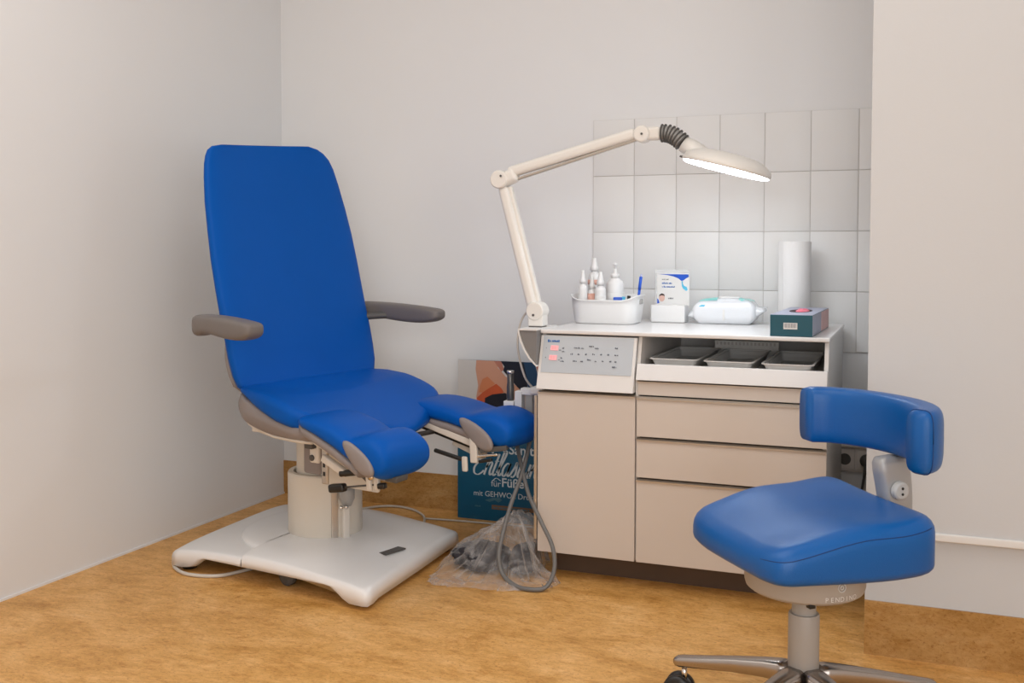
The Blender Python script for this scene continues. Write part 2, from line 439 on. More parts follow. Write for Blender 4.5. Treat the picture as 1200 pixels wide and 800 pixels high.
obj('castor', lathe(bmesh.new(), [(.025, -.012), (.03, -.008), (.03, .008), (.025, .012)], 24, mtx=Matrix.Translation((x, y, .03)) @ Matrix.Rotation(PI/2, 4, 'X')), DGREY, chair, smooth=True)
obj('under_frame', B(-.30, .28, -.2, .2, .022, .05, mtx=Matrix.Rotation(ba, 4, 'Z')), BLACK, chair)
# type plate
tp = Matrix.Translation((*base_pt(.315, -.045), base_top(.315, -.045)+.001)) @ Matrix.Rotation(ba+math.radians(84), 4, 'Z') @ Matrix.Rotation(.03, 4, 'Y')
o = obj('type_plate', B(-.045, .045, -.016, .016, -.002, .002, mtx=tp), DGREY, chair, label='dark type plate on the base cover')
# column
obj('outer_column', lathe(bmesh.new(), [(.116, .086), (.118, .090), (.118, .292), (.115, .297), (.100, .297), (.099, .27)], 64), COLW, chair, smooth=True).modifiers.new('e', 'EDGE_SPLIT')
obj('inner_column', lathe(bmesh.new(), [(.090, .27), (.090, .455)], 56), COLW, chair, smooth=True).modifiers.new('e', 'EDGE_SPLIT')
obj('column_ring', lathe(bmesh.new(), [(.119, .086), (.1205, .088), (.1205, .094), (.119, .096)], 64), MGREY, chair, smooth=True)
def radial(ang, r0, r1, w0, w1, z0, z1):
    return B(r0, r1, w0, w1, z0, z1, mtx=Matrix.Rotation(ang, 4, 'Z'))
aa = math.radians(-30)
obj('guide_slot', radial(aa, .108, .1215, -.016, .006, .092, .30), ALU, chair, bevel=.002)
obj('lift_rod', radial(aa+math.radians(13), .116, .135, -.012, .012, .088, .23), CREAM, chair, bevel=.004)
hm = align(Matrix.Rotation(aa+math.radians(12), 4, 'Z') @ Vector((.14, 0, .228)), (0, 0, 1))
obj('rod_head', lathe(bmesh.new(), [(.014, -.022), (.024, 0), (.024, .03), (.018, .036)], 24, mtx=hm), MGREY, chair, smooth=True)
for dz in (-.03, .0):
    c = Matrix.Rotation(aa+math.radians(8+dz*200), 4, 'Z') @ Vector((.15, 0, .205))
    obj('screw', lathe(bmesh.new(), [(.006, 0), (.006, .008), (.003, .010)], 12, mtx=align(c, (c.x, c.y, 0))), CHROME, chair, smooth=True)
# seat carrier plates between column and shell
obj('carrier_plate', B(.045, .115, -.145, -.125, .315, .45), GREY, chair, bevel=.015, seg=4, label='grey hanging side plate')
obj('hinge_plate', B(.185, .222, -.26, -.245, .383, .452), CREAM, chair, bevel=.007, seg=4)
for dx, dz in ((.205, .436), (.198, .399)):
    obj('screw', lathe(bmesh.new(), [(.009, 0), (.009, .004), (.004, .006)], 14, mtx=align((dx, -.260, dz), (0, -1, 0))), DGREY, chair, smooth=True)
obj('slotted_plate', B(.228, .252, -.255, -.245, .325, .45), ALU, chair, bevel=.008, seg=4)
for dz in (.35, .375, .40): obj('slot', B(.236, .244, -.256, -.2545, dz, dz+.012), BLACK, chair)
obj('carrier_plate', B(.13, .33, -.125, -.11, .285, .44), COLW, chair, bevel=.01, label='cream side plate in front of the column')
obj('carrier_plate', B(-.12, .26, -.20, .20, .435, .455), CREAM, chair, bevel=.004, label='cream frame plate under the seat')

# seat shell and cushion
shell_prof = [(-.052, .574), (-.062, .545), (-.055, .515), (-.03, .490), (.03, .470), (.10, .458), (.18, .453), (.235, .455), (.255, .470), (.25, .485), (.20, .500), (.12, .508), (.03, .542)]
shell_prof_old = [(-.052, .578), (-.062, .545), (-.055, .515), (-.03, .490), (.03, .470), (.10, .458), (.20, .453), (.30, .455), (.315, .475), (.31, .50), (.20, .515), (.12, .52), (.03, .55)]
def shell(prof, hs, nS=14, r=.03):
    bm = bmesh.new(); rings = []
    cx = sum(p[0] for p in prof)/len(prof); cz = sum(p[1] for p in prof)/len(prof)
    for i in range(nS+1):
        t = -1+2*i/nS; t = math.copysign(1-(1-abs(t))**1.6, t)
        s = hs*t; k = 1-(1-math.sqrt(max(0, 1-max(0, (abs(s)-(hs-r))/r)**2)))*.22
        rings.append([(cx+(x-cx)*k, s, cz+(z-cz)*k) for x, z in prof])
    return loft(bm, rings)
sp2 = [tuple(p)[0:3:2] for p in spline([(x, 0, z) for x, z in shell_prof+shell_prof[:1]], 3)][:-1]
obj('seat_shell', shell(sp2, .322), GREY, chair, smooth=True)
rim = [(-.05, .510), (-.028, .484), (.03, .464), (.10, .451), (.20, .446), (.24, .448), (.24, .456), (.20, .456), (.10, .460), (.03, .474), (-.02, .494)]
obj('shell_rim', shell(rim, .315, r=.02), CREAM, chair, smooth=True, label='cream lower edge of the grey shell')
def seat_top(f, s):
    z = interp([(-.12, .593), (0, .590), (.08, .580), (.14, .563), (.20, .543), (.26, .520), (.33, .492), (.40, .47)], f)[0]
    return z - .018*(1-min(1, (s/.3)**2))*smoothstep(-.08, .02, f)
def seat_bot(f, s): return interp([(-.12, .572), (-.03, .568), (.03, .537), (.12, .503), (.20, .485), (.30, .44), (.40, .43)], f)[0]
so = spline([(-.11, 0, 0), (-.10, -.20, 0), (-.062, -.295, 0), (.02, -.327, 0), (.12, -.335, 0), (.20, -.325, 0), (.255, -.27, 0), (.30, -.16, 0), (.345, 0, 0),
             (.30, .16, 0), (.255, .27, 0), (.20, .325, 0), (.12, .335, 0), (.02, .327, 0), (-.062, .295, 0), (-.10, .20, 0), (-.11, 0, 0)], 4)[:-1]
obj('seat', dome_cushion(bmesh.new(), [(p.x, p.y) for p in so], seat_top, seat_bot, edge=.022, c=(.1, 0)), BLUE, chair, smooth=True)

# backrest
BT = [(.560, -.25, .29, -.045, .075), (.585, -.285, .322, -.05, .080), (.62, -.292, .340, -.062, .085), (.67, -.292, .350, -.078, .09), (.73, -.290, .354, -.095, .09), (.80, -.290, .355, -.115, .09), (.88, -.290, .356, -.137, .085), (.97, -.287, .358, -.162, .08), (1.06, -.281, .355, -.185, .075),
      (1.15, -.274, .345, -.207, .07), (1.23, -.264, .328, -.224, .065), (1.28, -.256, .312, -.234, .06), (1.31, -.248, .294, -.240, .055), (1.33, -.238, .270, -.244, .05), (1.343, -.222, .240, -.247, .040), (1.350, -.19, .195, -.249, .026)]
def back_rings(tab, off, tk, crv, inset=0, low=0):
    rings = []; zs = [t[0] for t in tab]; Z = []
    for a, b in zip(zs, zs[1:]):
        Z += [a, (a+b)/2]
    Z.append(zs[-1])
    for z in Z:
        sl, sr, f, th = interp(tab, z); sl += inset; sr -= inset; th *= tk
        if low: sl -= (inset-.004)*(1-smoothstep(.64, .80, z))
        w_ = (sr-sl)/2; sc = (sr+sl)/2
        rr = []
        for a, b in sect(48, 3.6):
            s = sc+w_*a; dish = .020*(1-a*a)*crv
            ff = f+off - th/2 + th/2*b
            if b > 0: ff -= dish*b
            zz = z + (.013*a-.004)*smoothstep(1.18, 1.34, z)
            rr.append((ff, s, zz))
        rings.append(rr)
    return rings
obj('backrest', loft(bmesh.new(), back_rings(BT, 0, .72, 1)), BLUE, chair, smooth=True)
obj('backrest_shell', loft(bmesh.new(), back_rings(BT[:-3], -.040, .40, 0, .034, 1)), GREY, chair, smooth=True, label='pale grey shell behind the backrest')
obj('back_hinge', B(-.20, -.06, -.10, .10, .47, .55), GREY, chair, bevel=.015)
# armrests
def arm(sg):
    c = .422*sg; bm = bmesh.new(); rings = []
    for f, hw, zt, zb in ((-.142, .016, .800, .772), (-.138, .026, .809, .760), (-.125, .034, .813, .752), (-.105, .037, .815, .750), (-.085, .037, .815, .764), (-.03, .037, .814, .757), (.03, .037, .811, .748), (.09, .037, .806, .745), (.13, .037, .801, .748), (.152, .035, .798, .755), (.163, .027, .793, .764), (.166, .018, .787, .772)):
        f = .15-(.166-f)*(.80 if sg < 0 else 1.30); rings.append([(f, c+hw*a, (zt+zb)/2+(zt-zb)/2*b) for a, b in sect(26, 3.6)])
    o = obj('armrest', loft(bm, rings), ARMG, chair, smooth=True, subsurf=1)
    b2 = bmesh.new(); tube(b2, [(-.06, c-.01*sg, .770), (-.10, c-.05*sg, .768), (-.155, c-.10*sg, .762), (-.20, c-.18*sg, .75), (-.205, c-.3*sg, .74)], .012, 12)
    obj('armrest_bracket', b2, DGREY, chair, smooth=True)
arm(-1); arm(1)

# leg pads
def legpad(sc, tab, hook):
    pad = bmesh.new(); rings = []
    f0 = tab[0][0]; tab = [(f0+(f-f0)*hook[0]+hook[1], hw, zt, zb) for f, hw, zt, zb in tab]
    for f, hw, zt, zb in tab:
        rr = []
        for a, b in sect(32, 3.4):
            z = (zt+zb)/2+(zt-zb)/2*b
            rr.append((f, sc+hw*a, z))
        rings.append(rr)
    loft(pad, rings); p = obj('leg_pad', pad, BLUE, chair, smooth=True, subsurf=1)
    sh = bmesh.new(); rings = []
    for f, hw, zt, zb in tab:
        if f < .23 or f > .47: continue
        rings.append([(f, sc+(hw-.006)*a, zb-.006+.018*b) for a, b in sect(28, 4)])
    loft(sh, rings); obj('pad_shell', sh, GREY, p, smooth=True)
    return p
near = legpad(-.262, [(.225, .07, .528, .512), (.235, .092, .535, .508), (.26, .104, .538, .500), (.31, .107, .537, .488), (.36, .107, .530, .470), (.41, .107, .518, .452), (.445, .107, .502, .436), (.475, .107, .494, .424), (.505, .107, .505, .410), (.54, .107, .514, .394), (.57, .107, .505, .382), (.595, .106, .492, .386), (.612, .102, .474, .400), (.620, .092, .456, .420), (.622, .07, .447, .432)], (.845, 0))
far = legpad(.262, [(.205, .07, .500, .480), (.212, .092, .510, .474), (.235, .104, .520, .468), (.28, .107, .523, .462), (.33, .107, .518, .456), (.38, .107, .510, .450), (.415, .107, .499, .442), (.445, .107, .492, .436), (.475, .107, .500, .424), (.505, .107, .510, .404), (.54, .107, .505, .390), (.57, .106, .492, .388), (.590, .102, .476, .400), (.600, .092, .460, .418), (.602, .07, .450, .430)], (1.06, -.022))
def oval_cap(parent, c, sgn, half_l, half_w, ang, m=GREY):
    bm = bmesh.new(); rings = []
    for k, t in ((1.0, 0), (1.0, .004), (.94, .008), (.78, .0105), (.4, .012), (.05, .0125)):
        rr = []
        for i in range(32):
            a = 2*PI*i/32; u = half_l*k*math.cos(a); v = half_w*k*math.sin(a)*(1+.25*math.cos(a))
            x = u*math.cos(ang)-v*math.sin(ang); z = u*math.sin(ang)+v*math.cos(ang)
            rr.append((c[0]+x, c[1]+sgn*t, c[2]+z))
        rings.append(rr)
    return obj('side_cap', loft(bm, rings), m, parent, smooth=True)
for sg in (-1, 1):
    oval_cap(near, (.472, -.262+.104*sg, .446), sg, .066, .024, math.radians(-38))
    oval_cap(far, (.484, .262+.104*sg, .436), sg, .074, .028, math.radians(-34))
# supports and linkages under the pads
def rail(name, p0, p1, w_, h, m, bev=.003, label=None):
    p0, p1 = Vector(p0), Vector(p1); d = p1-p0; L = d.length
    q = d.to_track_quat('X', 'Z').to_matrix().to_4x4()
    return obj(name, B(0, L, -w_/2, w_/2, -h/2, h/2, mtx=Matrix.Translation(p0) @ q), m, chair, bevel=bev, label=label)
def rod(name, p0, p1, r, m):
    return obj(name, tube(bmesh.new(), [p0, p1], r, 14, smooth=False), m, chair, smooth=True)
# near side
rail('pad_rail', (.245, -.285, .462), (.455, -.285, .385), .034, .026, CREAM, .005)
rail('pad_rail', (.285, -.305, .418), (.375, -.305, .380), .020, .022, CREAM, .005)
rail('rail_end_cap', (.352, -.305, .380), (.462, -.300, .400), .026, .018, BLACK, .006)
rod('lever_rod', (.34, -.305, .338), (.49, -.300, .366), .0028, DGREY)
rail('lever_grip', (.312, -.306, .333), (.366, -.304, .342), .024, .024, BLACK, .006)
rail('linkage', (.41, -.30, .395), (.455, -.30, .366), .012, .010, DGREY, .002)
rail('bracket', (.452, -.305, .392), (.458, -.305, .345), .012, .016, CREAM, .004)
rail('bracket', (.478, -.30, .400), (.480, -.30, .350), .012, .018, CREAM, .004)
rail('pad_rail', (.40, -.27, .385), (.52, -.262, .378), .05, .014, ALU, .003)
rail('rail_end_cap', (.488, -.305, .362), (.512, -.302, .365), .018, .016, BLACK, .004)
rail('rail_end_cap', (.51, -.280, .388), (.548, -.275, .384), .06, .018, DGREY, .004)
obj('screw', lathe(bmesh.new(), [(.008, -.016), (.008, .016)], 12, mtx=align((.466, -.30, .385), (0, 1, 0))), CHROME, chair, smooth=True)
# far side
rail('pad_rail', (.255, .175, .452), (.475, .18, .398), .03, .022, CREAM, .004)
rail('pad_rail', (.25, .19, .432), (.46, .19, .385), .02, .012, BLACK, .002)
rail('pad_rail', (.25, .30, .44), (.50, .30, .39), .05, .02, ALU, .004)
rail('pad_rail', (.365, .21, .395), (.48, .21, .360), .03, .026, COLW, .004)
rail('lever_grip', (.335, .14, .372), (.435, .15, .352), .014, .013, BLACK, .005)
rail('bracket', (.475, .155, .425), (.480, .155, .345), .014, .026, CREAM, .004)
rail('bracket', (.445, .150, .362), (.448, .150, .315), .012, .020, CREAM, .005)
rail('linkage', (.48, .155, .365), (.56, .165, .378), .012, .009, CHROME, .003)
rail('linkage', (.50, .16, .385), (.585, .18, .400), .022, .016, DGREY, .003)
rail('lever_grip', (.50, .15, .352), (.545, .155, .362), .012, .010, BLACK, .003)
rail('cross_bar', (.20, -.28, .44), (.20, .28, .44), .03, .025, DGREY, .004)
rod('cross_rod', (.30, -.20, .43), (.30, .24, .42), .008, DGREY)

# ------------------------------------------------------------------ cabinet
CX0, CX1, CF = 1.345, 2.190, -.65
cab = thing('treatment_cabinet', 'white treatment cabinet with sloped control panel, open tray niche and drawers', 'cabinet', (1.767, -.33, 0))
def cobj(name, bm, m, parent=cab, **k):
    o = obj(name, bm, m, None, **k)
    o.data.transform(Matrix.Translation((-1.767, .33, 0))); o.parent = parent; return o
side_prof = [(CF+.012, .082), (CF+.012, .62), (CF+.048, .748), (-.04, .748), (-.04, .082)]
cobj('side_panel', prism_x(bmesh.new(), side_prof, CX1-.012, CX1), CABW, bevel=.0015)
cobj('side_panel', prism_x(bmesh.new(), side_prof, CX0, CX0+.012), CABW, bevel=.0015)
cobj('divider', prism_x(bmesh.new(), [(CF+.014, .09), (CF+.014, .62), (CF+.050, .745), (-.05, .745), (-.05, .09)], 1.648, 1.658), NICHE)
cobj('rear_panel', B(CX0+.012, CX1-.012, -.055, -.04, .085, .746), CABW)
cobj('bottom_panel', B(CX0+.012, CX1-.012, CF+.02, -.055, .083, .095), CABW)
cobj('plinth', B(CX0+.03, CX1-.03, CF+.10, -.10, 0, .083), PLINTH)
cobj('top_panel', B(CX0-.001, CX1+.003, CF+.028, -.03, .747, .7595), TOPW, bevel=.003)
cobj('niche_floor', B(1.658, CX1-.012, CF+.02, -.055, .640, .650), NICHE)
# the control unit
slope = lambda z: CF-.008+(z-.60)*(.044/.145)
cobj('control_housing', prism_x(bmesh.new(), [(slope(.582), .582), (slope(.742), .742), (-.3, .742), (-.3, .582)], CX0+.0, 1.646), CABW, bevel=.002)
cobj('membrane_panel', prism_x(bmesh.new(), [(slope(.632)-.002, .632), (slope(.740)-.002, .740), (slope(.740)+.002, .740), (slope(.632)+.002, .632)], CX0+.010, 1.637), PANEL)
panel = [o for o in cab.children if o.name.startswith('membrane_panel')][0]
panel['label'] = 'pale blue grey membrane keypad with red displays'
sl_ang = math.atan2(.044, .145)
def on_panel(x, z, lift=.0035):        # matrix for print lying on the slanted membrane
    return Matrix.Translation((x-1.767, slope(z)-lift+.33, z)) @ Matrix.Rotation(PI/2-sl_ang*-1*-1, 4, 'X')
def pprint(name, x, z, w_, h, m, lab=None):
    bm = B(0, w_, 0, h, -.0002, .0008, mtx=on_panel(x, z)); o = obj(name, bm, m, panel)
    if lab: o['label'] = lab
    return o
tiny_print(7, .0065, BLUEINK, panel, on_panel(1.376, .7225), 'blue_logo')
pprint('logo_mark', 1.3695, .7215, .005, .008, BLUEINK)
for zc, s, sub in ((.6985, '30', '.'), (.6700, '15', '.')):
    pprint('display', 1.381+(0 if zc > .69 else -.002), zc-.001, .024, .015, LEDH, 'red lit display window')
    for q in range(2): pprint('digit', 1.3855+.008*q+(0 if zc > .69 else -.002), zc+.002, .0045, .009, LED)
    tiny_print(3, .003, INK, panel, on_panel(1.408, zc-.001))
    tiny_print(1, .004, INK, panel, on_panel(1.366, zc+.004))
keys = [(1.418, .703, 'on'), (1.418, .6935, 'set'), (1.455, .705, 'spray'), (1.478, .705, 'air'), (1.501, .711, 'light'), (1.520, .706, 'auto'), (1.582, .708, '- +'), 
        (1.445, .6865, 'P1'), (1.468, .6865, 'P2'), (1.491, .687, 'P3'), (1.514, .688, 'P4'), (1.538, .688, 'P5'), (1.560, .688, '/\\'), (1.582, .688, '- +'),
        (1.415, .674, 'on'), (1.415, .6645, 'set'), (1.455, .6665, 'mem'), (1.478, .6665, 'vac'), (1.499, .6715, 'time'), (1.523, .668, 'ok'), (1.545, .669, '+'), (1.568, .669, 'L'), (1.584, .669, 'R'), (1.578, .653, 'turn')]
for x, z, s in keys:
    tiny_print(max(2, len(s)), .0048, INK, panel, on_panel(x, z), 'key_mark')
# doors and drawers
GX0, GX1 = 1.660, CX1-.002
def front(name, x0, x1, z0, z1, grip=True, y=CF):
    o = cobj(name, B(x0, x1, y, y+.018, z0, z1), CABF, bevel=.0015)
    if grip:
        h = cobj('handle', prism_x(bmesh.new(), [(y-.005, z1-.006), (y-.005, z1-.002), (y+.006, z1+.002), (y+.018, z1+.002), (y+.018, z1), (y+.001, z1-.002), (y-.001, z1-.006)], x0, x1), ALU, parent=o)
    return o
front('door', CX0+.001, 1.650, .083, .574)
front('drawer', 1.6545, GX1+.002, .4555, .5715)
front('drawer', 1.6545, GX1+.002, .335, .4495)
front('drawer', 1.6545, GX1+.002, .083, .329)
cobj('fascia', prism_x(bmesh.new(), [(CF-.004, .622), (slope(.668)-.002, .668), (slope(.668)+.012, .668), (CF+.012, .622)], 1.652, GX1+.001), TOPW, bevel=.001, label='white lip in front of the tray niche')
front('drawer', 1.6545, GX1, .577, .619, True, CF+.010)
cobj('gap_lining', B(CX0+.012, CX1-.012, CF+.03, CF+.034, .09, .62), DGREY)

# lamp bracket: quarter-round shelf on the left side
bm = bmesh.new(); prof = [(1.344, .7595), (1.288, .7595), (1.290, .748), (1.297, .725), (1.308, .700), (1.324, .675), (1.344, .652)]
br = cobj('lamp_bracket', prism_y(bm, prof, -.655, -.47), mat('bracket_grey', (.20, .19, .185), .5, noise=.04), bevel=.002, label='grey quarter round bracket carrying the lamp')
bm = bmesh.new(); prof2 = [(1.3445, .762), (1.284, .762), (1.285, .750), (1.292, .722), (1.304, .697), (1.320, .672), (1.3445, .648), (1.3445, .652), (1.323, .676), (1.308, .700), (1.297, .725), (1.290, .748), (1.289, .7575), (1.3445, .7575)]
o = obj('bracket_edge', prism_y(bm, prof2, -.66, -.465), CABW); o.data.transform(Matrix.Translation((-1.767, .33, 0))); o.parent = br
# handpiece holder on the left flank
hb = cobj('handpiece_holder', B(1.262, 1.345, -.50, -.44, .538, .562), CABW, bevel=.006, label='white plastic holder for the handpiece')
for nm, a, m in (('holder_clip', (1.168, 1.204, -.488, -.452, .484, .512), WPLAST), ('holder_clip', (1.207, 1.232, -.488, -.455, .460, .546), WPLAST), ('holder_arm', (1.226, 1.290, -.485, -.455, .534, .556), WPLAST), ('holder_back', (1.240, 1.266, -.48, -.45, .450, .536), MGREY)):
    o = obj(nm, B(*a), m, bevel=.003); o.data.transform(Matrix.Translation((-1.767, .33, 0))); o.parent = hb
cobj('side_rail', B(1.336, 1.3445, -.655, -.645, .12, .56), ALU, bevel=.001, label='vertical metal strip along the front left edge')

# trays
tray_me = None
def tray_bm():
    bm = bmesh.new(); a, b, h = .072, .20, .033
    o1 = rrect(a, b, .014, 4); o2 = rrect(a-.006, b-.006, .012, 4); o3 = rrect(a-.012, b-.012, .010, 4); o4 = rrect(a-.010, b-.010, .010, 4)
    R = [[(x, y, h-.003) for x, y in o1], [(x, y, h) for x, y in o1], [(x, y, h) for x, y in o2], [(x, y, h-.004) for x, y in o2], [(x*.93, y*.965, .004) for x, y in o3]]
    O = [[(x*.95, y*.98, 0) for x, y in o3], [(x, y, h-.006) for x, y in o4], [(x, y, h-.003) for x, y in o1]]
    rings = [[bm.verts.new(p) for p in r] for r in O+R[1:]]; n = len(rings[0])
    for p, q in zip(rings, rings[1:]):
        for i in range(n): bm.faces.new((p[i], p[(i+1) % n], q[(i+1) % n], q[i]))
    bm.faces.new(rings[0][::-1]); bm.faces.new(rings[-1]); return bm
for i, (x, lab) in enumerate(((1.752, 'empty grey tray at the left end of the cabinet niche'), (1.914, 'empty grey tray in the middle of the cabinet niche'), (2.080, 'grey tray with a red item inside, right in the cabinet niche'))):
    if i == 0:
        t = obj('instrument_tray', tray_bm(), TRAYG, smooth=True); t.modifiers.new('e', 'EDGE_SPLIT').split_angle = .6; t0 = t
    else:
        t = t0.copy(); COL.objects.link(t)
    t.location = (x, CF+.215+.012*(2-i), .6505); tag(t, lab, 'tray', 'trays in the cabinet niche')
bm = bmesh.new()
tube(bm, [(-.03, -.03, 0), (-.01, .0, .003), (.02, -.02, .002), (.03, .02, .004)], .006, 8)
r_ = obj('instrument_cloth', bm, mat('dark_red_fabric', (.25, .03, .03), .6, noise=.3, nscale=40), smooth=True); r_.location = (2.085, CF+.12, .662); tag(r_, 'dark red item lying in the right tray', 'cloth')
st = tag(obj('perforated_strip', B(1.800, 2.005, -.205, -.197, .6515, .708), RULER, bevel=.002), 'pale perforated strip standing behind the trays in the niche', 'rack')
for i in range(16):
    obj('slot', B(1.806+.0122*i, 1.812+.0122*i, -.2062, -.2050, .694, .703), NICHE, st)

# ------------------------------------------------------------------ magnifier lamp
YL = -.56
lamp = thing('magnifier_lamp', 'white articulated magnifier lamp, lit, mounted on the cabinet\'s left end', 'lamp', (1.313, YL, .7605))
def L(name, bm, m, parent=lamp, **k):
    o = obj(name, bm, m, None, **k); o.data.transform(Matrix.Translation((-1.313, -YL, -.7605))); o.parent = parent; return o
L('mount', B(1.288, 1.338, YL-.026, YL+.026, .7645, .815), LAMPW, bevel=.006, seg=3)
L('mount_gap', B(1.292, 1.334, YL-.024, YL+.024, .7608, .7650), DGREY)
L('pivot_joint', lathe(bmesh.new(), [(.026, -.030), (.029, -.026), (.029, .026), (.026, .030)], 28, mtx=align((1.312, YL, .812), (0, 1, 0))), LAMPW, smooth=True, bevel=.002)
L('screw', lathe(bmesh.new(), [(.004, 0), (.004, .002)], 12, mtx=align((1.309, YL-.030, .800), (0, -1, 0))), DGREY)
def bar(name, p0, p1, w_, d, m=LAMPW, bev=.008):
    p0, p1 = Vector(p0), Vector(p1); v = p1-p0; q = v.to_track_quat('X', 'Z').to_matrix().to_4x4()
    return L(name, B(0, v.length, -d/2, d/2, -w_/2, w_/2, mtx=Matrix.Translation(p0) @ q), m, bevel=bev, seg=3)
E_ = (1.193, YL, 1.228)
bar('lower_arm', (1.300, YL, .815), (1.198, YL, 1.20), .034, .036, bev=.012)
bar('lower_strut', (1.325, YL+.004, .80), (1.219, YL+.004, 1.20), .014, .022, bev=.004)
L('elbow', lathe(bmesh.new(), [(.025, -.028), (.029, -.024), (.029, .024), (.025, .028)], 28, mtx=align((1.190, YL, 1.222), (0, 1, 0))), LAMPW, smooth=True, bevel=.002)
bar('elbow_block', (1.180, YL, 1.212), (1.245, YL, 1.240), .045, .046, bev=.014)
L('screw', lathe(bmesh.new(), [(.0035, 0), (.0035, .002)], 12, mtx=align((1.200, YL-.030, 1.232), (0, -1, 0))), DGREY)
bar('upper_arm', (1.215, YL, 1.243), (1.625, YL, 1.350), .034, .036, bev=.012)
bar('upper_strut', (1.238, YL, 1.221), (1.628, YL, 1.331), .008, .018, ALU, bev=.002)
L('head_joint', lathe(bmesh.new(), [(.021, -.024), (.025, -.020), (.025, .020), (.021, .024)], 28, mtx=align((1.645, YL, 1.346), (0, 1, 0))), LAMPW, smooth=True, bevel=.002)
bar('head_fork', (1.645, YL, 1.347), (1.702, YL, 1.347), .040, .034, bev=.010)
L('screw', lathe(bmesh.new(), [(.0035, 0), (.0035, .002)], 12, mtx=align((1.648, YL-.026, 1.345), (0, -1, 0))), DGREY)
gp = spline([(1.700, YL, 1.347), (1.722, YL, 1.345), (1.745, YL, 1.334), (1.765, YL, 1.317)], 8)
core = L('flexible_gaiter', tube(bmesh.new(), gp, .022, 20, smooth=False), MGREY, smooth=True, label='grey ribbed rubber gaiter')
for i in range(2, len(gp)-1, 3):
    d = (gp[i+1]-gp[i-1]).normalized()
    o = obj('rib', lathe(bmesh.new(), [(.020, -.0025), (.0275, -.0016), (.0275, .0016), (.020, .0025)], 24, mtx=align(gp[i], d)), DGREY, core, smooth=True)
    o.data.transform(Matrix.Translation((-1.313, -YL, -.7605)))
# head
HC = Vector((1.895, YL, 1.247)); nrm = Vector((.262, .022, 1)).normalized()
HM = Matrix.Translation(HC) @ nrm.to_track_quat('Z', 'X').to_matrix().to_4x4()
L('lamp_head', lathe(bmesh.new(), [(.128, -.012), (.1305, -.008), (.1300, 0), (.124, .010), (.108, .021), (.09, .029), (.07, .032), (.05, .033)], 56, mtx=HM, capb=True, capt=True), LAMPW, smooth=True)
L('diffuser', lathe(bmesh.new(), [(.066, -.0170), (.120, -.0170), (.126, -.0135), (.127, -.0103), (.066, -.0103)], 56, mtx=HM, capb=False, capt=False), GLOW, smooth=True, label='lit ring diffuser')
L('lens', lathe(bmesh.new(), [(.066, -.014), (.05, -.017), (.02, -.019), (.0, -.0192)], 40, mtx=HM, capb=False, capt=False), mat('lens_glass', (.9, .95, 1), .05, noise=.01, emit=(.86, .93, 1), estr=10), smooth=True, label='magnifying lens with lamp light behind it')
nk = bmesh.new(); rings = []
for t, hw, hh in ((0, .024, .024), (.25, .030, .026), (.5, .040, .024), (.75, .052, .018), (1, .060, .010)):
    c = Vector((1.768, YL, 1.313)).lerp(Vector((1.862, YL, 1.262)), t)
    d = Vector((.5, 0, -.35)).normalized(); up = Vector((.35, 0, .5)).normalized()
    rings.append([tuple(c+Vector((0, 1, 0))*hw*math.cos(2*PI*i/28)+up*hh*math.sin(2*PI*i/28)) for i in range(28)])
L('head_neck', loft(nk, rings), LAMPW, smooth=True)
bar('switch_plate', (1.762, YL-.012, 1.276), (1.80, YL-.012, 1.264), .006, .03, DGREY, bev=.002)
tube(bmesh.new(), [(0, 0, 0), (0, 0, 1)], .1)
lc = obj('lamp_cable', tube(bmesh.new(), [(1.290, -.540, .800), (1.270, -.53, .806), (1.250, -.52, .790), (1.236, -.52, .755), (1.230, -.52, .700), (1.236, -.51, .642), (1.250, -.50, .590), (1.262, -.47, .558)], .0035, 10), CORD, smooth=True)
tag(lc, 'thin white cable hanging from the magnifier lamp mount', 'cable')

# ------------------------------------------------------------------ things on the cabinet
ZT = .7602
def putthing(name, lab, cat, x, y, rz=0, group=None): return thing(name, lab, cat, (x, y, ZT), rz, group)
bk = putthing('storage_basket', 'white oval plastic basket full of bottles on the cabinet top', 'basket', 1.458, -.275)
bm = bmesh.new()
def bring(hx, hy, r, z, lift=0):
    k = 1 if z > .055 else 0
    return [(x, y, z+lift*(abs(x)/hx)**4+k*.016*smoothstep(-.2, .9, y/hy)*(1-(abs(x)/hx)**4)) for x, y in rrect(hx, hy, r, 8)]
rs = [bring(.098, .070, .035, .0), bring(.103, .074, .04, .006), bring(.111, .081, .045, .060, .0), bring(.112, .082, .046, .071, .018), bring(.1155, .0855, .047, .073, .018), bring(.1155, .0855, .047, .077, .018),
      bring(.112, .082, .045, .077, .018), bring(.108, .078, .044, .060), bring(.099, .070, .036, .006)]
loft(bm, rs); obj('basket_body', bm, WPLAST, bk, smooth=True)
for sg in (-1, 1):
    obj('grip_hole', B(sg*.1125-.003, sg*.1125+.0035, -.018, .018, .064, .080), MGREY, bk, bevel=.003)
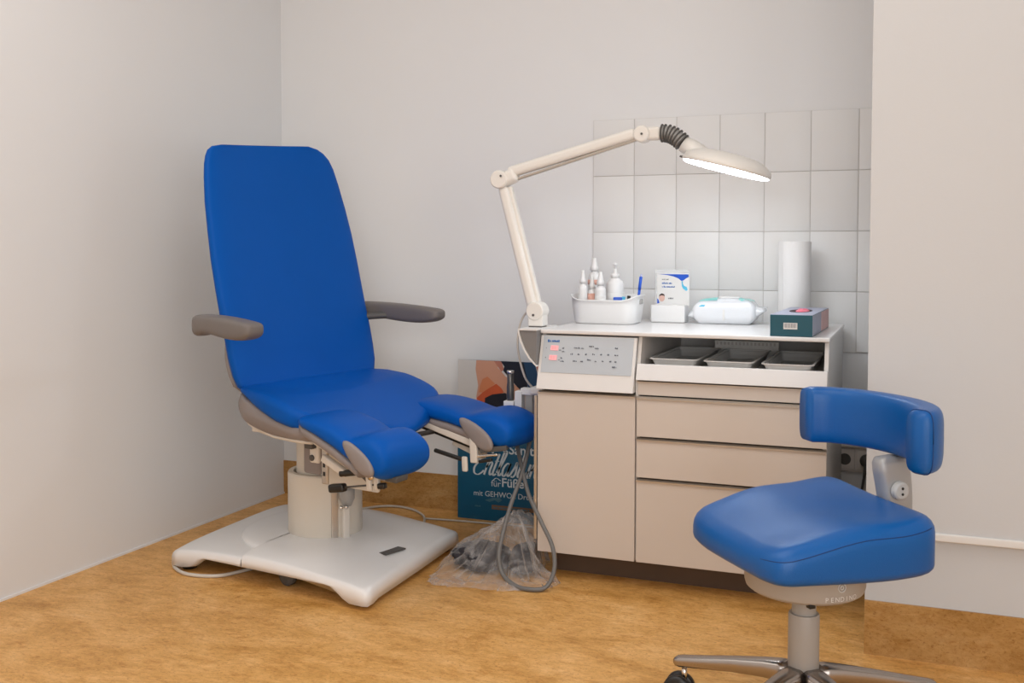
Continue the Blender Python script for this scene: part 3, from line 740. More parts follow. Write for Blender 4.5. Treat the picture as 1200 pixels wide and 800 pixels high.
def bottle(x, y, R_, h, nozzle, lab, lbl=None, m=WPLAST, z=.007):
    b = thing('dispenser_bottle' if nozzle == 'pump' else 'spray_bottle', lab, 'bottle', (1.458+x, -.275+y, ZT+z), random.uniform(0, 6), 'bottles in the white basket')
    obj('body', lathe(bmesh.new(), [(R_*.9, 0), (R_, .004), (R_, h*.84), (R_*.86, h*.92), (R_*.5, h*.97), (R_*.42, h)], 28), m, b, smooth=True)
    if nozzle == 'pump':
        obj('collar', lathe(bmesh.new(), [(R_*.48, 0), (R_*.48, .014), (R_*.2, .018), (R_*.2, .03)], 20, (0, 0, h)), WPLAST, b, smooth=True)
        bm = bmesh.new(); lathe(bm, [(.004, 0), (.004, .012), (.008, .014), (.008, .02), (.004, .022)], 14, (0, 0, h+.028)); tube(bm, [(0, 0, h+.046), (-.012, .0, h+.046), (-.022, 0, h+.042)], .003, 8)
        obj('pump_head', bm, WPLAST, b, smooth=True)
    else:
        obj('cap', lathe(bmesh.new(), [(R_*.66, 0), (R_*.66, .012), (R_*.50, .018), (R_*.40, .032), (R_*.34, .036), (R_*.26, .044)], 20, (0, 0, h)), WPLAST, b, smooth=True)
    if lbl:
        obj('label_band', lathe(bmesh.new(), [(R_+.0004, h*lbl[1]), (R_+.0007, h*lbl[1]), (R_+.0007, h*lbl[2]), (R_+.0004, h*lbl[2])], 28), lbl[0], b, smooth=True)
    return b
bottle(-.080, -.026, .0155, .124, 'cap', 'slim white spray bottle at the basket\'s left end')
bottle(-.060, .040, .022, .164, 'cap', 'tallest white spray bottle with peach label, rear left of the basket', (PEACH, .72, .82))
bottle(-.054, -.006, .0145, .106, 'cap', 'small peach labelled bottle in front of the tallest spray bottle', (PEACH, .3, .85))
bottle(-.020, -.022, .0185, .118, 'cap', 'white spray bottle with tapered cap just left of the pump bottle', (LABEL, .4, .7))
bottle(.014, .034, .030, .142, 'pump', 'white pump dispenser bottle in the middle of the basket', (LABEL, .3, .65))
t = thing('tube_cap', 'royal blue plastic item lying among the basket contents', 'clip', (1.458+.037, -.285, ZT+.062), .3)
obj('clip_body', B(-.016, .014, -.01, .012, 0, .024), ROYAL, t, bevel=.003); obj('clip_tab', B(.012, .024, -.006, .008, .010, .026), CYAN, t, bevel=.002); obj('support', B(-.012, .012, -.01, .012, -.055, .0), WPLAST, t, bevel=.002)
t = tag(obj('small_tube', tube(bmesh.new(), [(0, 0, -.065), (.006, 0, .018)], .006, 12, smooth=False), BLACK, smooth=True), 'small dark tip sticking up between blue item and pen', 'tube'); t.location = (1.458+.068, -.285, ZT+.073)
t = thing('ballpoint_pen', 'blue ballpoint pen clipped on the right end of the white basket', 'pen', (1.563, -.285, ZT+.012))
obj('barrel', tube(bmesh.new(), [(-.006, 0, .0), (.004, 0, .100)], .0045, 12, smooth=False), ROYAL, t, smooth=True)
obj('pen_cap', tube(bmesh.new(), [(.004, 0, .100), (.009, 0, .142)], .0053, 12, smooth=False), ROYAL, t, smooth=True)
obj('pen_tip', tube(bmesh.new(), [(.009, 0, .142), (.010, 0, .150)], .0028, 10, smooth=False), mat('pale_lilac_plastic', (.5, .5, .75), .4, noise=.02), t, smooth=True)

# leaflet holder with leaflet
lh = putthing('leaflet_holder', 'clear and white leaflet holder standing between basket and wipes', 'holder', 1.640, -.165, .0)
obj('holder_box', B(-.058, .058, -.030, .035, 0, .058), WPLAST, lh, bevel=.004)
obj('holder_back', B(-.055, .058, .028, .031, .05, .175), mat('clear_acrylic', (.85, .87, .88), .1, noise=.01, alpha=.35), lh)
lf = putthing('leaflet', 'white leaflet with blue swoosh and small portrait in the holder', 'leaflet', 1.646, -.1375)
lw_, lz0, lz1 = .055, .052, .164
obj('sheet', B(-lw_, lw_, -.001, .0, lz0, lz1), LABEL, lf)
def poly(name, pts, m, parent, y, lab=None):
    bm = bmesh.new(); vs = [bm.verts.new((x, y, z)) for x, z in pts]; f = bm.faces.new(vs)
    r = bmesh.ops.extrude_face_region(bm, geom=[f]); bmesh.ops.translate(bm, verts=[g for g in r['geom'] if isinstance(g, bmesh.types.BMVert)], vec=(0, -.0004, 0))
    bmesh.ops.triangulate(bm, faces=bm.faces)
    return obj(name, bm, m, parent, label=lab)
poly('blue_print', [(-.05, .160), (.052, .160), (.054, .152), (.044, .146), (.034, .139), (.028, .138), (.018, .146), (.0, .153), (-.02, .157)], ROYAL, lf, -.0012)
poly('blue_print', [(.029, .138), (.030, .120), (.034, .112), (.045, .104), (.050, .108), (.046, .118), (.038, .121), (.0335, .128), (.033, .137)], CYAN, lf, -.0012)
poly('portrait_print', [(-.038+.010*math.cos(a*PI/8), .080+.013*math.sin(a*PI/8)) for a in range(16)], mat('portrait_skin', (.7, .45, .38), .5, noise=.1, nscale=90), lf, -.0012)
poly('portrait_hair', [(-.048, .083), (-.046, .091), (-.038, .095), (-.030, .092), (-.028, .084), (-.033, .088), (-.042, .088)], mat('hair_print', (.05, .03, .03), .5, noise=.1), lf, -.0017)
poly('blue_print', [(-.054, .060), (-.046, .062), (-.050, .074), (-.054, .078)], ROYAL, lf, -.0012)
for z, n, m, h in ((.141, 7, INK, .004), (.127, 9, BLUEINK, .006), (.115, 11, BLUEINK, .006), (.076, 5, INK, .005)):
    tiny_print(n, h, m, lf, Matrix.Translation((-.038 if n > 5 else -.016, -.0016, z)) @ FACE)

# pack of wipes
wp = putthing('wipes_pack', 'soft white pack of wet wipes with aqua top and flip lid', 'wipes', 1.826, -.145, .03)
wo = rrect(.105, .060, .02, 6)
def wtop(x, y):
    r = max(abs(x)/.105, abs(y)/.060); return .084-.022*r**3+.002*math.sin(x*60)*math.cos(y*70)
def wbot(x, y): return 0.0+.012*max(0, abs(x)-.08)/.025
obj('wrapper', dome_cushion(bmesh.new(), wo, wtop, wbot, edge=.022), FILM, wp, smooth=True)
for sg in (-1, 1):
    bm = bmesh.new(); n = 14; rings = []
    for k in range(6):
        t = k/5; rr = []
        hw = .050+.004*t; th = .026*(1-t)+.0012; zc = .036-.004*t+(.016*t if sg > 0 else -.004*t)
        for a, b in sect(28, 3):
            zz = zc+th*b+.005*t*math.sin(a*9)
            rr.append((sg*(.088+(.040 if sg > 0 else .030)*t), hw*a, zz))
        rings.append(rr)
    loft(bm, rings); obj('wrapper_end', bm, FILM, wp, smooth=True, label='crimped end of the wrapper')
poly_top = bmesh.new()
def toppatch(x0, x1, y0, y1, z_off, nx=14, ny=8):
    bm = bmesh.new(); g = [[bm.verts.new((x0+(x1-x0)*i/nx, y0+(y1-y0)*j/ny, wtop(x0+(x1-x0)*i/nx, y0+(y1-y0)*j/ny)+z_off)) for j in range(ny+1)] for i in range(nx+1)]
    for i in range(nx):
        for j in range(ny): bm.faces.new((g[i][j], g[i+1][j], g[i+1][j+1], g[i][j+1]))
    return bm
obj('aqua_print', toppatch(-.085, -.024, -.045, .050, .0008), AQUA, wp, smooth=True)
obj('aqua_print', toppatch(.045, .088, -.045, .050, .0008), AQUA, wp, smooth=True)
poly('cyan_print', [(-.082, .051), (-.064, .056), (-.060, .062), (-.072, .062), (-.080, .058)], CYAN, wp, -.0565)
obj('lid', prism_z(bmesh.new(), rrect(.036, .026, .012, 5, .012, 0), .082, .089), WPLAST, wp, bevel=.003, seg=3)
obj('seal_strip', B(-.003, .004, -.0615, -.059, .012, .048), LABEL, wp)

# paper towel roll
pr = putthing('paper_towel_roll', 'tall white paper towel roll standing behind the glove box', 'paper roll', 2.040, -.105)
obj('paper', lathe(bmesh.new(), [(.017, .268), (.017, .001), (.050, 0), (.0515, .003), (.0515, .267), (.050, .270), (.017, .270)], 56, capb=False, capt=False), PAPER, pr, smooth=True).modifiers.new('e', 'EDGE_SPLIT')
obj('loose_sheet', radial(math.radians(-140), .0505, .0519, -.012, .012, .002, .268), PAPER, pr, bevel=.001)
obj('cardboard_core', lathe(bmesh.new(), [(.0155, .002), (.0168, .002), (.0168, .267), (.0155, .267)], 30, capb=False, capt=False), mat('cardboard', (.45, .33, .22), .8, noise=.1), pr, smooth=True)

# glove box
gb = thing('glove_box', 'dark teal carton of disposable gloves on the cabinet\'s front right corner', 'box', (2.0925, -.408, ZT), math.radians(-1.5))
gb.scale = (1, 1, 1)
obj('carton', B(-.058, .058, -.205, .205, 0, .060), TEAL, gb, bevel=.0012)
obj('top_print', B(-.0572, .0572, -.204, .204, .0595, .0606), LILAC, gb, label='lilac grey printed top')
obj('side_print', B(.0575, .0586, -.204, .0, .002, .0585), LILAC, gb, label='lilac printed side')
obj('side_print', B(.0575, .0587, .0, .204, .002, .0585), PINKP, gb, label='pink printed side')
bm = bmesh.new(); prism_z(bm, [(.032*math.cos(2*PI*i/28), .085*math.sin(2*PI*i/28)) for i in range(28)], .0600, .0612); obj('opening', bm, mat('dark_opening', (.03, .008, .012), .8, noise=.1), gb)
bm = bmesh.new(); rings = []
for k, t in ((1, 0), (.9, .002), (.6, .005), (.3, .006), (.05, .006)):
    rings.append([(.006+.020*k*math.cos(a), -.012+.062*k*math.sin(a), .0606+t*(1+.3*math.sin(3*a))) for a in [2*PI*i/28 for i in range(28)]])
loft(bm, rings); g_ = tag(obj('rubber_glove', bm, PINK, smooth=True), 'pink disposable glove peeking out of the teal carton', 'glove'); g_.location = (2.0925, -.408, ZT)
lb = obj('barcode_label', B(-.021, .017, -.2062, -.2052, .020, .038), LABEL, gb)
for i in range(13):
    obj('bar', B(-.018+.0026*i, -.018+.0026*i+(.0007, .0013, .0010)[i % 3], -.2066, -.2062, .024, .036), INK, lb)

# ------------------------------------------------------------------ handpiece and hose
hp = thing('handpiece', 'dark grey drill handpiece standing upright in its white clip', 'handpiece', (1.186, -.47, .481))
obj('grip', lathe(bmesh.new(), [(.010, .02), (.0125, .04), (.0125, .075), (.0105, .09), (.011, .118), (.008, .122)], 24), mat('gunmetal', (.13, .125, .12), .3, .6, noise=.1), hp, smooth=True)
obj('hose_end', lathe(bmesh.new(), [(.007, .0), (.009, .005), (.009, .022)], 20), DGREY, hp, smooth=True)
obj('clip_ring', lathe(bmesh.new(), [(.009, .120), (.0115, .120), (.0115, .128), (.009, .128)], 20), CHROME, hp, smooth=True)
hose = tag(obj('handpiece_hose', tube(bmesh.new(), [(1.186, -.47, .485), (1.192, -.475, .45), (1.212, -.50, .41), (1.267, -.58, .326), (1.315, -.64, .249), (1.374, -.69, .183), (1.418, -.715, .119), (1.432, -.74, .06), (1.415, -.765, .014), (1.372, -.785, .0085), (1.318, -.775, .012), (1.270, -.75, .035), (1.254, -.735, .085), (1.256, -.708, .142), (1.262, -.66, .217), (1.276, -.60, .304), (1.278, -.54, .388), (1.264, -.475, .460)], .0065, 12, 8), HOSEG, smooth=True),
            'grey hose hanging in a long loop beside the cabinet', 'hose')

# ------------------------------------------------------------------ poster against the back wall
ps = thing('poster_board', 'teal and photo advertising poster standing on the floor behind the plastic bag', 'poster', (.824, -.085, 0))
PW, PH = .42, .594
obj('board', B(0, PW, 0, .006, 0, PH), PBLUE, ps)
yl = -.0002
poly('photo_print', [(0, .30), (PW, .30), (PW, PH), (0, PH)], PPALE, ps, yl, 'pale photo background')
poly('photo_print', [(.075, PH), (.072, .56), (.082, .50), (.075, .46), (.075, .30), (.30, .30), (.31, .46), (.24, .50), (.19, .54), (.16, .57), (.158, PH)], PSKIN, ps, yl-.0005, 'skin coloured arm in the photo')
poly('photo_print', [(.145, PH), (.175, PH), (.185, .565), (.175, .555)], PSKIN2, ps, yl-.001)
poly('photo_print', [(.172, PH), (.262, PH), (.275, .54), (.280, .47), (.24, .50), (.205, .535), (.182, .56), (.187, .575)], PNAVY, ps, yl-.001, 'dark navy cloth in the photo')
poly('photo_print', [(.262, PH), (.305, PH), (.33, .50), (.33, .44), (.282, .47), (.275, .54)], PDENIM, ps, yl-.001)
poly('photo_print', [(.305, PH), (PW, PH), (PW, .5), (.34, .5)], PSKIN2, ps, yl-.001)
poly('photo_print', [(.078, .455), (.10, .475), (.13, .495), (.155, .51), (.175, .495), (.185, .480), (.15, .465), (.12, .445), (.11, .30), (.075, .30)], PCORAL, ps, yl-.0015, 'coral red sleeve in the photo')
poly('photo_print', [(.10, .525), (.12, .535), (.15, .51), (.13, .495), (.10, .475), (.085, .475), (.09, .50)], mat('poster_orange_skin', (.62, .22, .10), .4, noise=.15, nscale=9), ps, yl-.0011)
poly('photo_print', [(.11, .455), (.14, .470), (.19, .478), (.22, .462), (.235, .40), (.235, .30), (.10, .30)], PNAVY, ps, yl-.002)
poly('blue_field', [(0, 0), (PW, 0), (PW, .40), (.30, .385), (.15, .37), (0, .365)], PBLUE, ps, yl-.0025, 'deep teal lower field')
ty = yl-.0031
def ptext(s, x, z, size, m=PWHITE, **k): return text(s, size, m, ps, Matrix.Translation((x, ty, z)) @ FACE, **k)
ptext('Sanfte', .205, .254, .050, bold=.0008)
# script word, drawn as pen strokes: E n t l a s t u n g
def strokes(lines, x0, z0, s, r=.0031, shear=.28, name='script_lettering'):
    bm = bmesh.new()
    for ln in lines:
        P_ = spline([(x0+s*(x+shear*z), ty-.0002, z0+s*z) for x, z in ln], 5)
        N = len(P_); L_, R_ = [], []
        for i, p in enumerate(P_):
            t = (P_[min(i+1, N-1)]-P_[max(i-1, 0)]).normalized(); n = Vector((-t.z, 0, t.x))
            wdt = r*(.45+.85*abs(t.z))
            L_.append(bm.verts.new(p+n*wdt)); R_.append(bm.verts.new(p-n*wdt))
        for i in range(N-1): bm.faces.new((L_[i], L_[i+1], R_[i+1], R_[i]))
    return obj(name, bm, PWHITE, ps)
scr = [
 [(.55, 1.35), (.42, 1.55), (.15, 1.5), (.05, 1.2), (.25, .95), (.42, .90), (.15, .85), (-.08, .5), (.0, .1), (.3, -.02), (.55, .15), (.65, .3)],       # E
 [(.85, .95), (.80, .5), (.75, 0)], [(.77, .5), (1.0, .9), (1.15, .8), (1.10, .3), (1.18, .02), (1.35, .15)],                                              # n
 [(1.50, 1.5), (1.42, .8), (1.36, .2), (1.45, 0), (1.6, .12)], [(1.30, .98), (1.62, 1.0)],                                                                 # t
 [(1.62, .2), (1.85, .8), (2.0, 1.5), (1.92, 1.75), (1.80, 1.5), (1.74, .6), (1.80, .05), (1.92, .05), (2.0, .2)],                                          # l
 [(2.45, .8), (2.25, .9), (2.05, .55), (2.08, .1), (2.25, .02), (2.42, .4), (2.48, .9)], [(2.48, .9), (2.42, .3), (2.50, .02), (2.65, .15)],              # a
 [(2.65, .15), (2.85, .7), (2.92, 1.0), (2.98, .6), (3.0, .2), (2.85, -.02), (2.72, .05)],                                                                # s
 [(3.32, 1.6), (3.24, .8), (3.18, .2), (3.27, 0), (3.42, .12)], [(3.10, .98), (3.48, 1.0)],                                                                # t
 [(3.55, .95), (3.48, .4), (3.52, .03), (3.7, .08), (3.85, .5)], [(3.92, .95), (3.85, .3), (3.92, .02), (4.05, .12)],                                     # u
 [(4.15, .95), (4.10, .5), (4.05, 0)], [(4.07, .5), (4.3, .9), (4.42, .8), (4.38, .3), (4.46, .02), (4.6, .15)],                                           # n
]
strokes(scr, .066, .170, .0540)
strokes([[(0, 0), (.25, .35), (.30, .42), (.55, .28), (.95, .10)]], .140, .252, .06, .0030, 0, 'roof_mark')
strokes([[(0, 0), (.4, .3), (.9, .05)]], .142, .150, .035, .0018, 0, 'roof_mark')
ptext('für', .135, .129, .034); ptext('Füße', .176, .131, .046, bold=.0008)
ptext('mit GEHWOL Druckschutz', .064, .090, .0285)
obj('print_bar', B(.138, PW-.06, ty-.0003, ty, .044, .060), PTAN, ps)
tiny_print(26, .008, PTEXT2, ps, Matrix.Translation((.145, ty-.0008, .048)) @ FACE)
tiny_print(6, .006, PTEXT2, ps, Matrix.Translation((.070, ty, .048)) @ FACE)
poly('faint_print', [(.11, .075), (.13, .07), (.15, .078), (.165, .07), (.18, .08), (.17, .088), (.14, .085)], PTEXT2, ps, ty)

# ------------------------------------------------------------------ cords on the floor
def wcord(o, lab):       # built at its place on the floor, then made a part of the chair
    o.data.transform((Matrix.Translation(chair.location) @ Matrix.Rotation(A, 4, 'Z')).inverted()); o.parent = chair; o['label'] = lab; return o
wcord(obj('pedal_cord', tube(bmesh.new(), [(.34, -.80, .006), (.27, -.88, .006), (.232, -.945, .006), (.265, -.995, .006), (.345, -1.033, .006), (.44, -1.012, .006), (.485, -.93, .006), (.52, -.85, .007), (.60, -.80, .007)], .0055, 10), CORD, smooth=True),
    'white cord looping out from under the base')
wcord(obj('power_cord', tube(bmesh.new(), [(.40, -.22, .0055), (.45, -.11, .0055), (.52, -.05, .0055), (.61, -.06, .0055), (.69, -.12, .0055), (.735, -.19, .0055), (.76, -.27, .0055), (.74, -.35, .0055)], .0045, 10), CORD, smooth=True),
    'white power cord curving behind the base')
tag(obj('floor_cable', tube(bmesh.new(), [(.72, -.165, .0045), (.85, -.15, .0045), (1.0, -.14, .0045), (1.15, -.13, .0045), (1.30, -.13, .0045), (1.40, -.2, .0045)], .0035, 8), CORD, smooth=True),
    'thin pale cable running straight along the floor in front of the poster', 'cable')

# ------------------------------------------------------------------ plastic bag with dark contents
from mathutils import noise as mn
def blob(rad, c, amp, sc, sub=4, seed=0, flat=0.0, ridge=False, peak=None):
    bm = bmesh.new(); bmesh.ops.create_icosphere(bm, subdivisions=sub, radius=1)
    for v in bm.verts:
        p = v.co.copy(); q = p*sc+Vector((seed, seed*1.3, -seed))
        n = mn.fractal(q, 1.0, 2.0, 4)
        if ridge: n = .8-abs(mn.noise(q*1.3))*2.4 + .6*(.5-abs(mn.noise(q*2.9))*1.5)
        k = 1+amp*n
        x, y, z = p.x*rad[0]*k, p.y*rad[1]*k, p.z*rad[2]*k
        if peak and z > 0:
            d = math.hypot((p.x-peak[0]), (p.y-peak[1])); z += peak[2]*math.exp(-(d/peak[3])**2)*(z/rad[2])
        v.co = (c[0]+x, c[1]+y, max(c[2]+z, flat))
    return bm
BAGO = [(1.045, -.805), (1.10, -.835), (1.16, -.828), (1.22, -.822), (1.28, -.812), (1.345, -.795), (1.40, -.76), (1.425, -.72), (1.41, -.675), (1.345, -.665), (1.333, -.60), (1.333, -.50), (1.28, -.44), (1.20, -.43), (1.12, -.47), (1.05, -.55), (1.03, -.66), (1.035, -.74)]
bo = [tuple(p)[:2] for p in spline([(x, y, 0) for x, y in BAGO+BAGO[:1]], 7)][:-1]
BC = (1.235, -.60)
def bag_h(x, y):
    R_ = interp([(1.02, .030), (1.08, .070), (1.15, .112), (1.21, .148), (1.255, .170), (1.29, .150), (1.335, .095), (1.38, .045), (1.43, .02)], x)[0]
    f = smoothstep(-.80, -.60, y)**1.2 if y < -.6 else smoothstep(-.40, -.52, y)
    f = f if y < -.6 else (1-smoothstep(-.56, -.41, y))
    return .008+(R_-.008)*f
bm = bmesh.new(); rings = []; NR = 30
for k in range(NR+1):
    t = k/NR; rr = []
    for i, (ox, oy) in enumerate(bo):
        x = ox+(BC[0]-ox)*t; y = oy+(BC[1]-oy)*t
        ang = math.atan2(y+.60, x-1.25)
        q = Vector((x*9, y*9, ang*1.1))
        c1 = 1-abs(mn.noise(q))*3; c2 = 1-abs(mn.noise(q*2.7))*3; c3 = mn.noise(Vector((ang*5, t*2.0, 3.3)))
        e = min(1, t*5)
        z = bag_h(x, y)*(1-.0) + e*(.010*c1+.006*c2+.012*c3)*(.5+bag_h(x, y)*4)
        if t < .12: z = max(.002, z*t/.12+.004*abs(math.sin(i*.9)))
        w_ = .010*(1-t)*mn.noise(Vector((i*.45, 1.7, t*3)))*2
        rr.append((x+w_, y+w_, max(.003, z)))
    rings.append(rr)
rings[-1] = [(x, y, z) for x, y, z in rings[-1]]
R_ = [[bm.verts.new(p) for p in r] for r in rings[:-1]]
cv = bm.verts.new((BC[0], BC[1], sum(p[2] for p in rings[-2])/len(bo)))
for p, q in zip(R_, R_[1:]):
    for i in range(len(bo)): bm.faces.new((p[i], p[(i+1) % len(bo)], q[(i+1) % len(bo)], q[i]))
for i in range(len(bo)): bm.faces.new((R_[-1][i], R_[-1][(i+1) % len(bo)], cv))
bag = tag(obj('plastic_bag', bm, BAG, smooth=True), 'clear crumpled plastic bag with dark contents on the floor beside the cabinet', 'bag')
for i, (c, r, sd, lab) in enumerate((((1.155, -.625, .040), (.088, .075, .038), 1.1, 'dark grey folded cloth on the left inside the plastic bag'), ((1.292, -.615, .045), (.038, .075, .042), 5.3, 'dark grey crumpled bundle on the right inside the plastic bag'))):
    tag(obj('cloth_bundle', blob(r, c, .24, 2.2, 4, sd, .004, True), BAGIN, smooth=True), lab, 'cloth', 'dark contents of the plastic bag')

# ------------------------------------------------------------------ wall sockets with plug
sk = thing('wall_socket', 'double white wall socket between cabinet and pier', 'socket', (2.240, -.001, .31))
obj('frame', B(-.075, .065, -.010, 0, -.042, .040), SOCK, sk, bevel=.004)
obj('conduit_cover', B(-.075, .065, -.024, 0, .041, .052), CABW, sk, bevel=.003)
for x in (-.040, .030):
    o = obj('socket_insert', B(x-.031, x+.031, -.014, -.010, -.033, .034), SOCK, sk, bevel=.003)
    if x < 0: obj('socket_well', lathe(bmesh.new(), [(.019, .0135), (.019, .0150)], 28, mtx=Matrix.Rotation(PI/2, 4, 'X') @ Matrix.Translation((x, 0, 0))), DGREY, sk)
pg = thing('power_plug', 'dark grey angled plug in the right wall socket', 'plug', (2.268, -.016, .31))
obj('plug_body', lathe(bmesh.new(), [(.019, 0), (.021, .004), (.019, .022), (.012, .03)], 28, mtx=Matrix.Rotation(PI/2, 4, 'X')), DGREY, pg, smooth=True)
obj('plug_cable', tube(bmesh.new(), [(0, -.022, -.008), (-.004, -.026, -.04), (-.012, -.025, -.09), (-.02, -.02, -.16), (-.02, -.02, -.30)], lambda t: .008-.004*min(1, t*3), 12), DGREY, pg, smooth=True)

# ------------------------------------------------------------------ stool
SA = math.radians(220)
stool = thing('swivel_stool', 'blue leatherette swivel stool with curved backrest and polished star base', 'stool', (2.207, -1.405, 0), SA)
def st_top(f, n):
    z = .474-.032*smoothstep(-.02, .20, f)
    return z+.006*smoothstep(.08, .19, abs(n))-.006*(1-smoothstep(0, .12, math.hypot(f+.02, n)))+.010*smoothstep(-.08, -.20, f)
def st_bot(f, n): return .368+.008*smoothstep(-.05, .2, f)
so2 = [tuple(p)[:2] for p in spline([(.196, 0, 0), (.196, .08, 0), (.192, .15, 0), (.172, .186, 0), (.12, .196, 0), (0, .203, 0), (-.10, .203, 0), (-.168, .184, 0), (-.195, .12, 0), (-.205, 0, 0),
      (-.213, -.12, 0), (-.205, -.185, 0), (-.175, -.205, 0), (-.10, -.210, 0), (0, -.204, 0), (.09, -.192, 0), (.165, -.168, 0), (.190, -.09, 0), (.196, 0, 0)], 5)][:-1]
seat = obj('seat', dome_cushion(bmesh.new(), so2, st_top, st_bot, edge=.036, c=(0, 0), tight=.6), BLUE2, stool, smooth=True)
sm = []
for (x, y) in so2:
    if y < .135 or x < -.16: continue
    L_ = math.hypot(x, y); k = 1-.0035/L_
    sm.append((x*k, y*k, st_top(x*k, y*k)-.022))
obj('seam', tube(bmesh.new(), sm, .0011, 6, 1), SEAM, seat, smooth=True)
obj('seat_pan', lathe(bmesh.new(), [(.110, .306), (.118, .312), (.121, .322), (.121, .374)], 56, (.0, .0, 0)), mat('grey_beige_plastic', (.40, .36, .32), .45, noise=.03), stool, smooth=True).modifiers.new('e', 'EDGE_SPLIT')
# lettering on the pan
def pan_text(s, ang0, z, size, step):
    for i, ch in enumerate(s):
        a = ang0+i*step
        m_ = Matrix.Rotation(a, 4, 'Z') @ Matrix.Translation((.1215, 0, z)) @ Matrix.Rotation(PI/2, 4, 'Z') @ Matrix.Rotation(PI/2, 4, 'X')
        text(ch, size, LABEL, stool, m_, name='lettering', align_x='CENTER')
def pan_ang(px):    # direction around the pan, chosen from the place of the mark
    return px
pan_text('PENDINO', math.radians(76), .316, .0135, math.radians(5.2))
ma = math.radians(91)
for r0, r1 in ((.0085, .0100), (.0035, .0050)):
    bm = bmesh.new()
    ps_ = []
    for i in range(25):
        a = 2*PI*i/24; ps_.append((r0*math.cos(a), r0*math.sin(a)))
    tube(bm, [Matrix.Rotation(ma, 4, 'Z') @ Vector((.1218, x, .343+z)) for x, z in ps_], .0009, 6, 1)
    obj('logo_ring', bm, LABEL, stool, smooth=True)
obj('lift_column', lathe(bmesh.new(), [(.0245, .20), (.0245, .306)], 32), MGREY, stool, smooth=True).modifiers.new('e', 'EDGE_SPLIT')
obj('column_collar', lathe(bmesh.new(), [(.028, .294), (.028, .306)], 32), BLACK, stool, smooth=True)
obj('lever_stub', B(-.005, .005, -.006, .006, .290, .308, mtx=Matrix.Translation((.02, .024, 0))), BLACK, stool)
obj('lever_stub', B(-.007, .007, -.007, .007, .300, .308, mtx=Matrix.Translation((.05, .095, 0))), BLACK, stool, bevel=.002)
obj('column_sleeve', lathe(bmesh.new(), [(.029, .12), (.0315, .125), (.0315, .250), (.030, .254), (.026, .254)], 36), mat('warm_grey_sleeve', (.38, .35, .32), .4, noise=.03), stool, smooth=True).modifiers.new('e', 'EDGE_SPLIT')
obj('hub', lathe(bmesh.new(), [(.034, .085), (.040, .095), (.040, .122), (.034, .130)], 36), DGREY, stool, smooth=True)
for k in range(5):
    wa = YAW+math.radians(148-72*k); la = wa-SA
    rings = []
    for t, hw, zt, zb in ((.028, .026, .146, .100), (.05, .024, .146, .102), (.08, .021, .142, .103), (.15, .017, .130, .098), (.22, .0155, .116, .089), (.27, .015, .107, .083), (.280, .0135, .104, .084), (.285, .009, .100, .088)):
        rings.append([(t, hw*a, (zt+zb)/2+(zt-zb)/2*b) for a, b in sect(20, 3)])
    bm = loft(bmesh.new(), rings); bmesh.ops.transform(bm, matrix=Matrix.Rotation(la, 4, 'Z'), verts=bm.verts)
    lg = obj('leg', bm, CAST, stool, smooth=True)
    ca = la+random.uniform(-1.2, 1.2)
    if k == 0: ca = la+math.radians(8)
    c = Matrix.Rotation(la, 4, 'Z') @ Vector((.262, 0, 0))
    off = Vector((math.cos(ca), math.sin(ca), 0))*.012
    cs = obj('caster', lathe(bmesh.new(), [(.006, .055), (.006, .082)], 12, tuple(c)), CHROME, lg, smooth=True)
    for sg in (-1, 1):
        ax_ = Vector((-math.sin(ca), math.cos(ca), 0))
        bm = lathe(bmesh.new(), [(.012, -.009), (.029, -.009), (.033, -.004), (.033, .005), (.027, .009), (.014, .0095)], 28, mtx=align(c+off+ax_*sg*.013+Vector((0, 0, .033)), ax_*sg))
        obj('wheel', bm, BLACK, lg, smooth=True)
        obj('wheel_disc', lathe(bmesh.new(), [(.015, .0), (.015, .0112), (.011, .0125)], 22, mtx=align(c+off+ax_*sg*.013+Vector((0, 0, .033)), ax_*sg)), CHROME, lg, smooth=True)
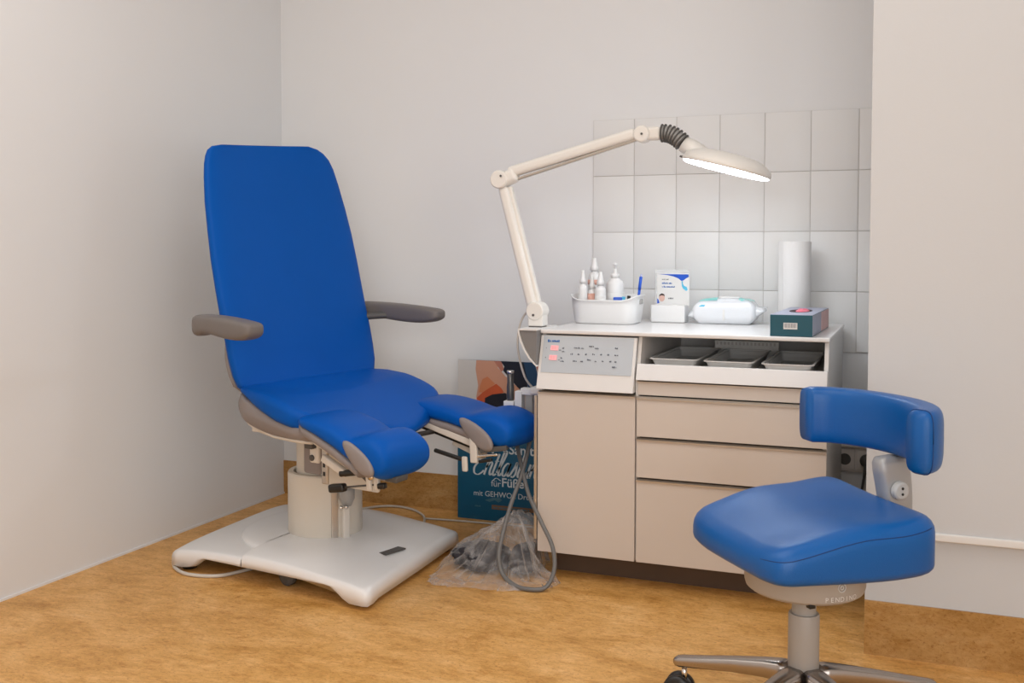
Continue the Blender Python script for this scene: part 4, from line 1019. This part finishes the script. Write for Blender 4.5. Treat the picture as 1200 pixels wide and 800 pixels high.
# backrest pad: swept around an arc
bm = bmesh.new(); rings = []
NB = 26
for i in range(NB+1):
    t = -1+2*i/NB; ph = t*math.radians(88)
    ex, ey = .108, .180
    cx_, cy_ = -.118-ex*math.cos(ph), ey*math.sin(ph)
    tx, ty_ = ex*math.sin(ph), ey*math.cos(ph); ln = math.hypot(tx, ty_); nx_, ny_ = -ty_/ln, tx/ln    # outward
    nx_, ny_ = (nx_, ny_) if nx_*(cx_+.118)+ny_*cy_ > 0 else (-nx_, -ny_)
    e = abs(t); k = 1.0 if e < .95 else (.985 if e < .99 else .93)
    rr = []
    for a, b in sect(30, 4.2):
        rr.append((cx_+nx_*.028*a*k, cy_+ny_*.028*a*k, .632+.062*b*k))
    rings.append(rr)
loft(bm, rings); bp_ = obj('backrest', bm, BLUE2, stool, smooth=True)
for t in (1,):
    rr = rings[0] if t < 0 else rings[-1]; rr2 = rings[1] if t < 0 else rings[-2]
    obj('seam', tube(bmesh.new(), [Vector(p) for p in rr2]+[Vector(rr2[0])], .0014, 6, 1), SEAM, bp_, smooth=True)
# bracket
bm = bmesh.new(); rings = []
for f, z, hw, th in ((-.12, .362, .024, .008), (-.185, .364, .024, .009), (-.222, .385, .024, .024), (-.226, .42, .023, .032), (-.222, .48, .022, .036), (-.212, .535, .022, .040), (-.206, .572, .023, .040)):
    rings.append([(f+th*a*(1 if z > .4 else .3), hw*b, z+th*a*(.0 if z > .4 else 1)) for a, b in sect(24, 4)])
loft(bm, rings); br_ = obj('back_bracket', bm, mat('silver_grey_bracket', (.42, .42, .42), .35, .3, noise=.03), stool, smooth=True, subsurf=1)
kn = obj('adjuster_knob', lathe(bmesh.new(), [(.018, 0), (.020, .003), (.019, .012), (.015, .015)], 28, mtx=align((-.212, .021, .498), (0, 1, 0))), mat('pale_knob', (.5, .5, .49), .4, noise=.03), stool, smooth=True, bevel=.001)
for dz in (-.006, .006):
    obj('knob_hole', lathe(bmesh.new(), [(.003, 0), (.003, .001)], 10, mtx=align((-.212, .0362, .498+dz), (0, 1, 0))), BLACK, kn)
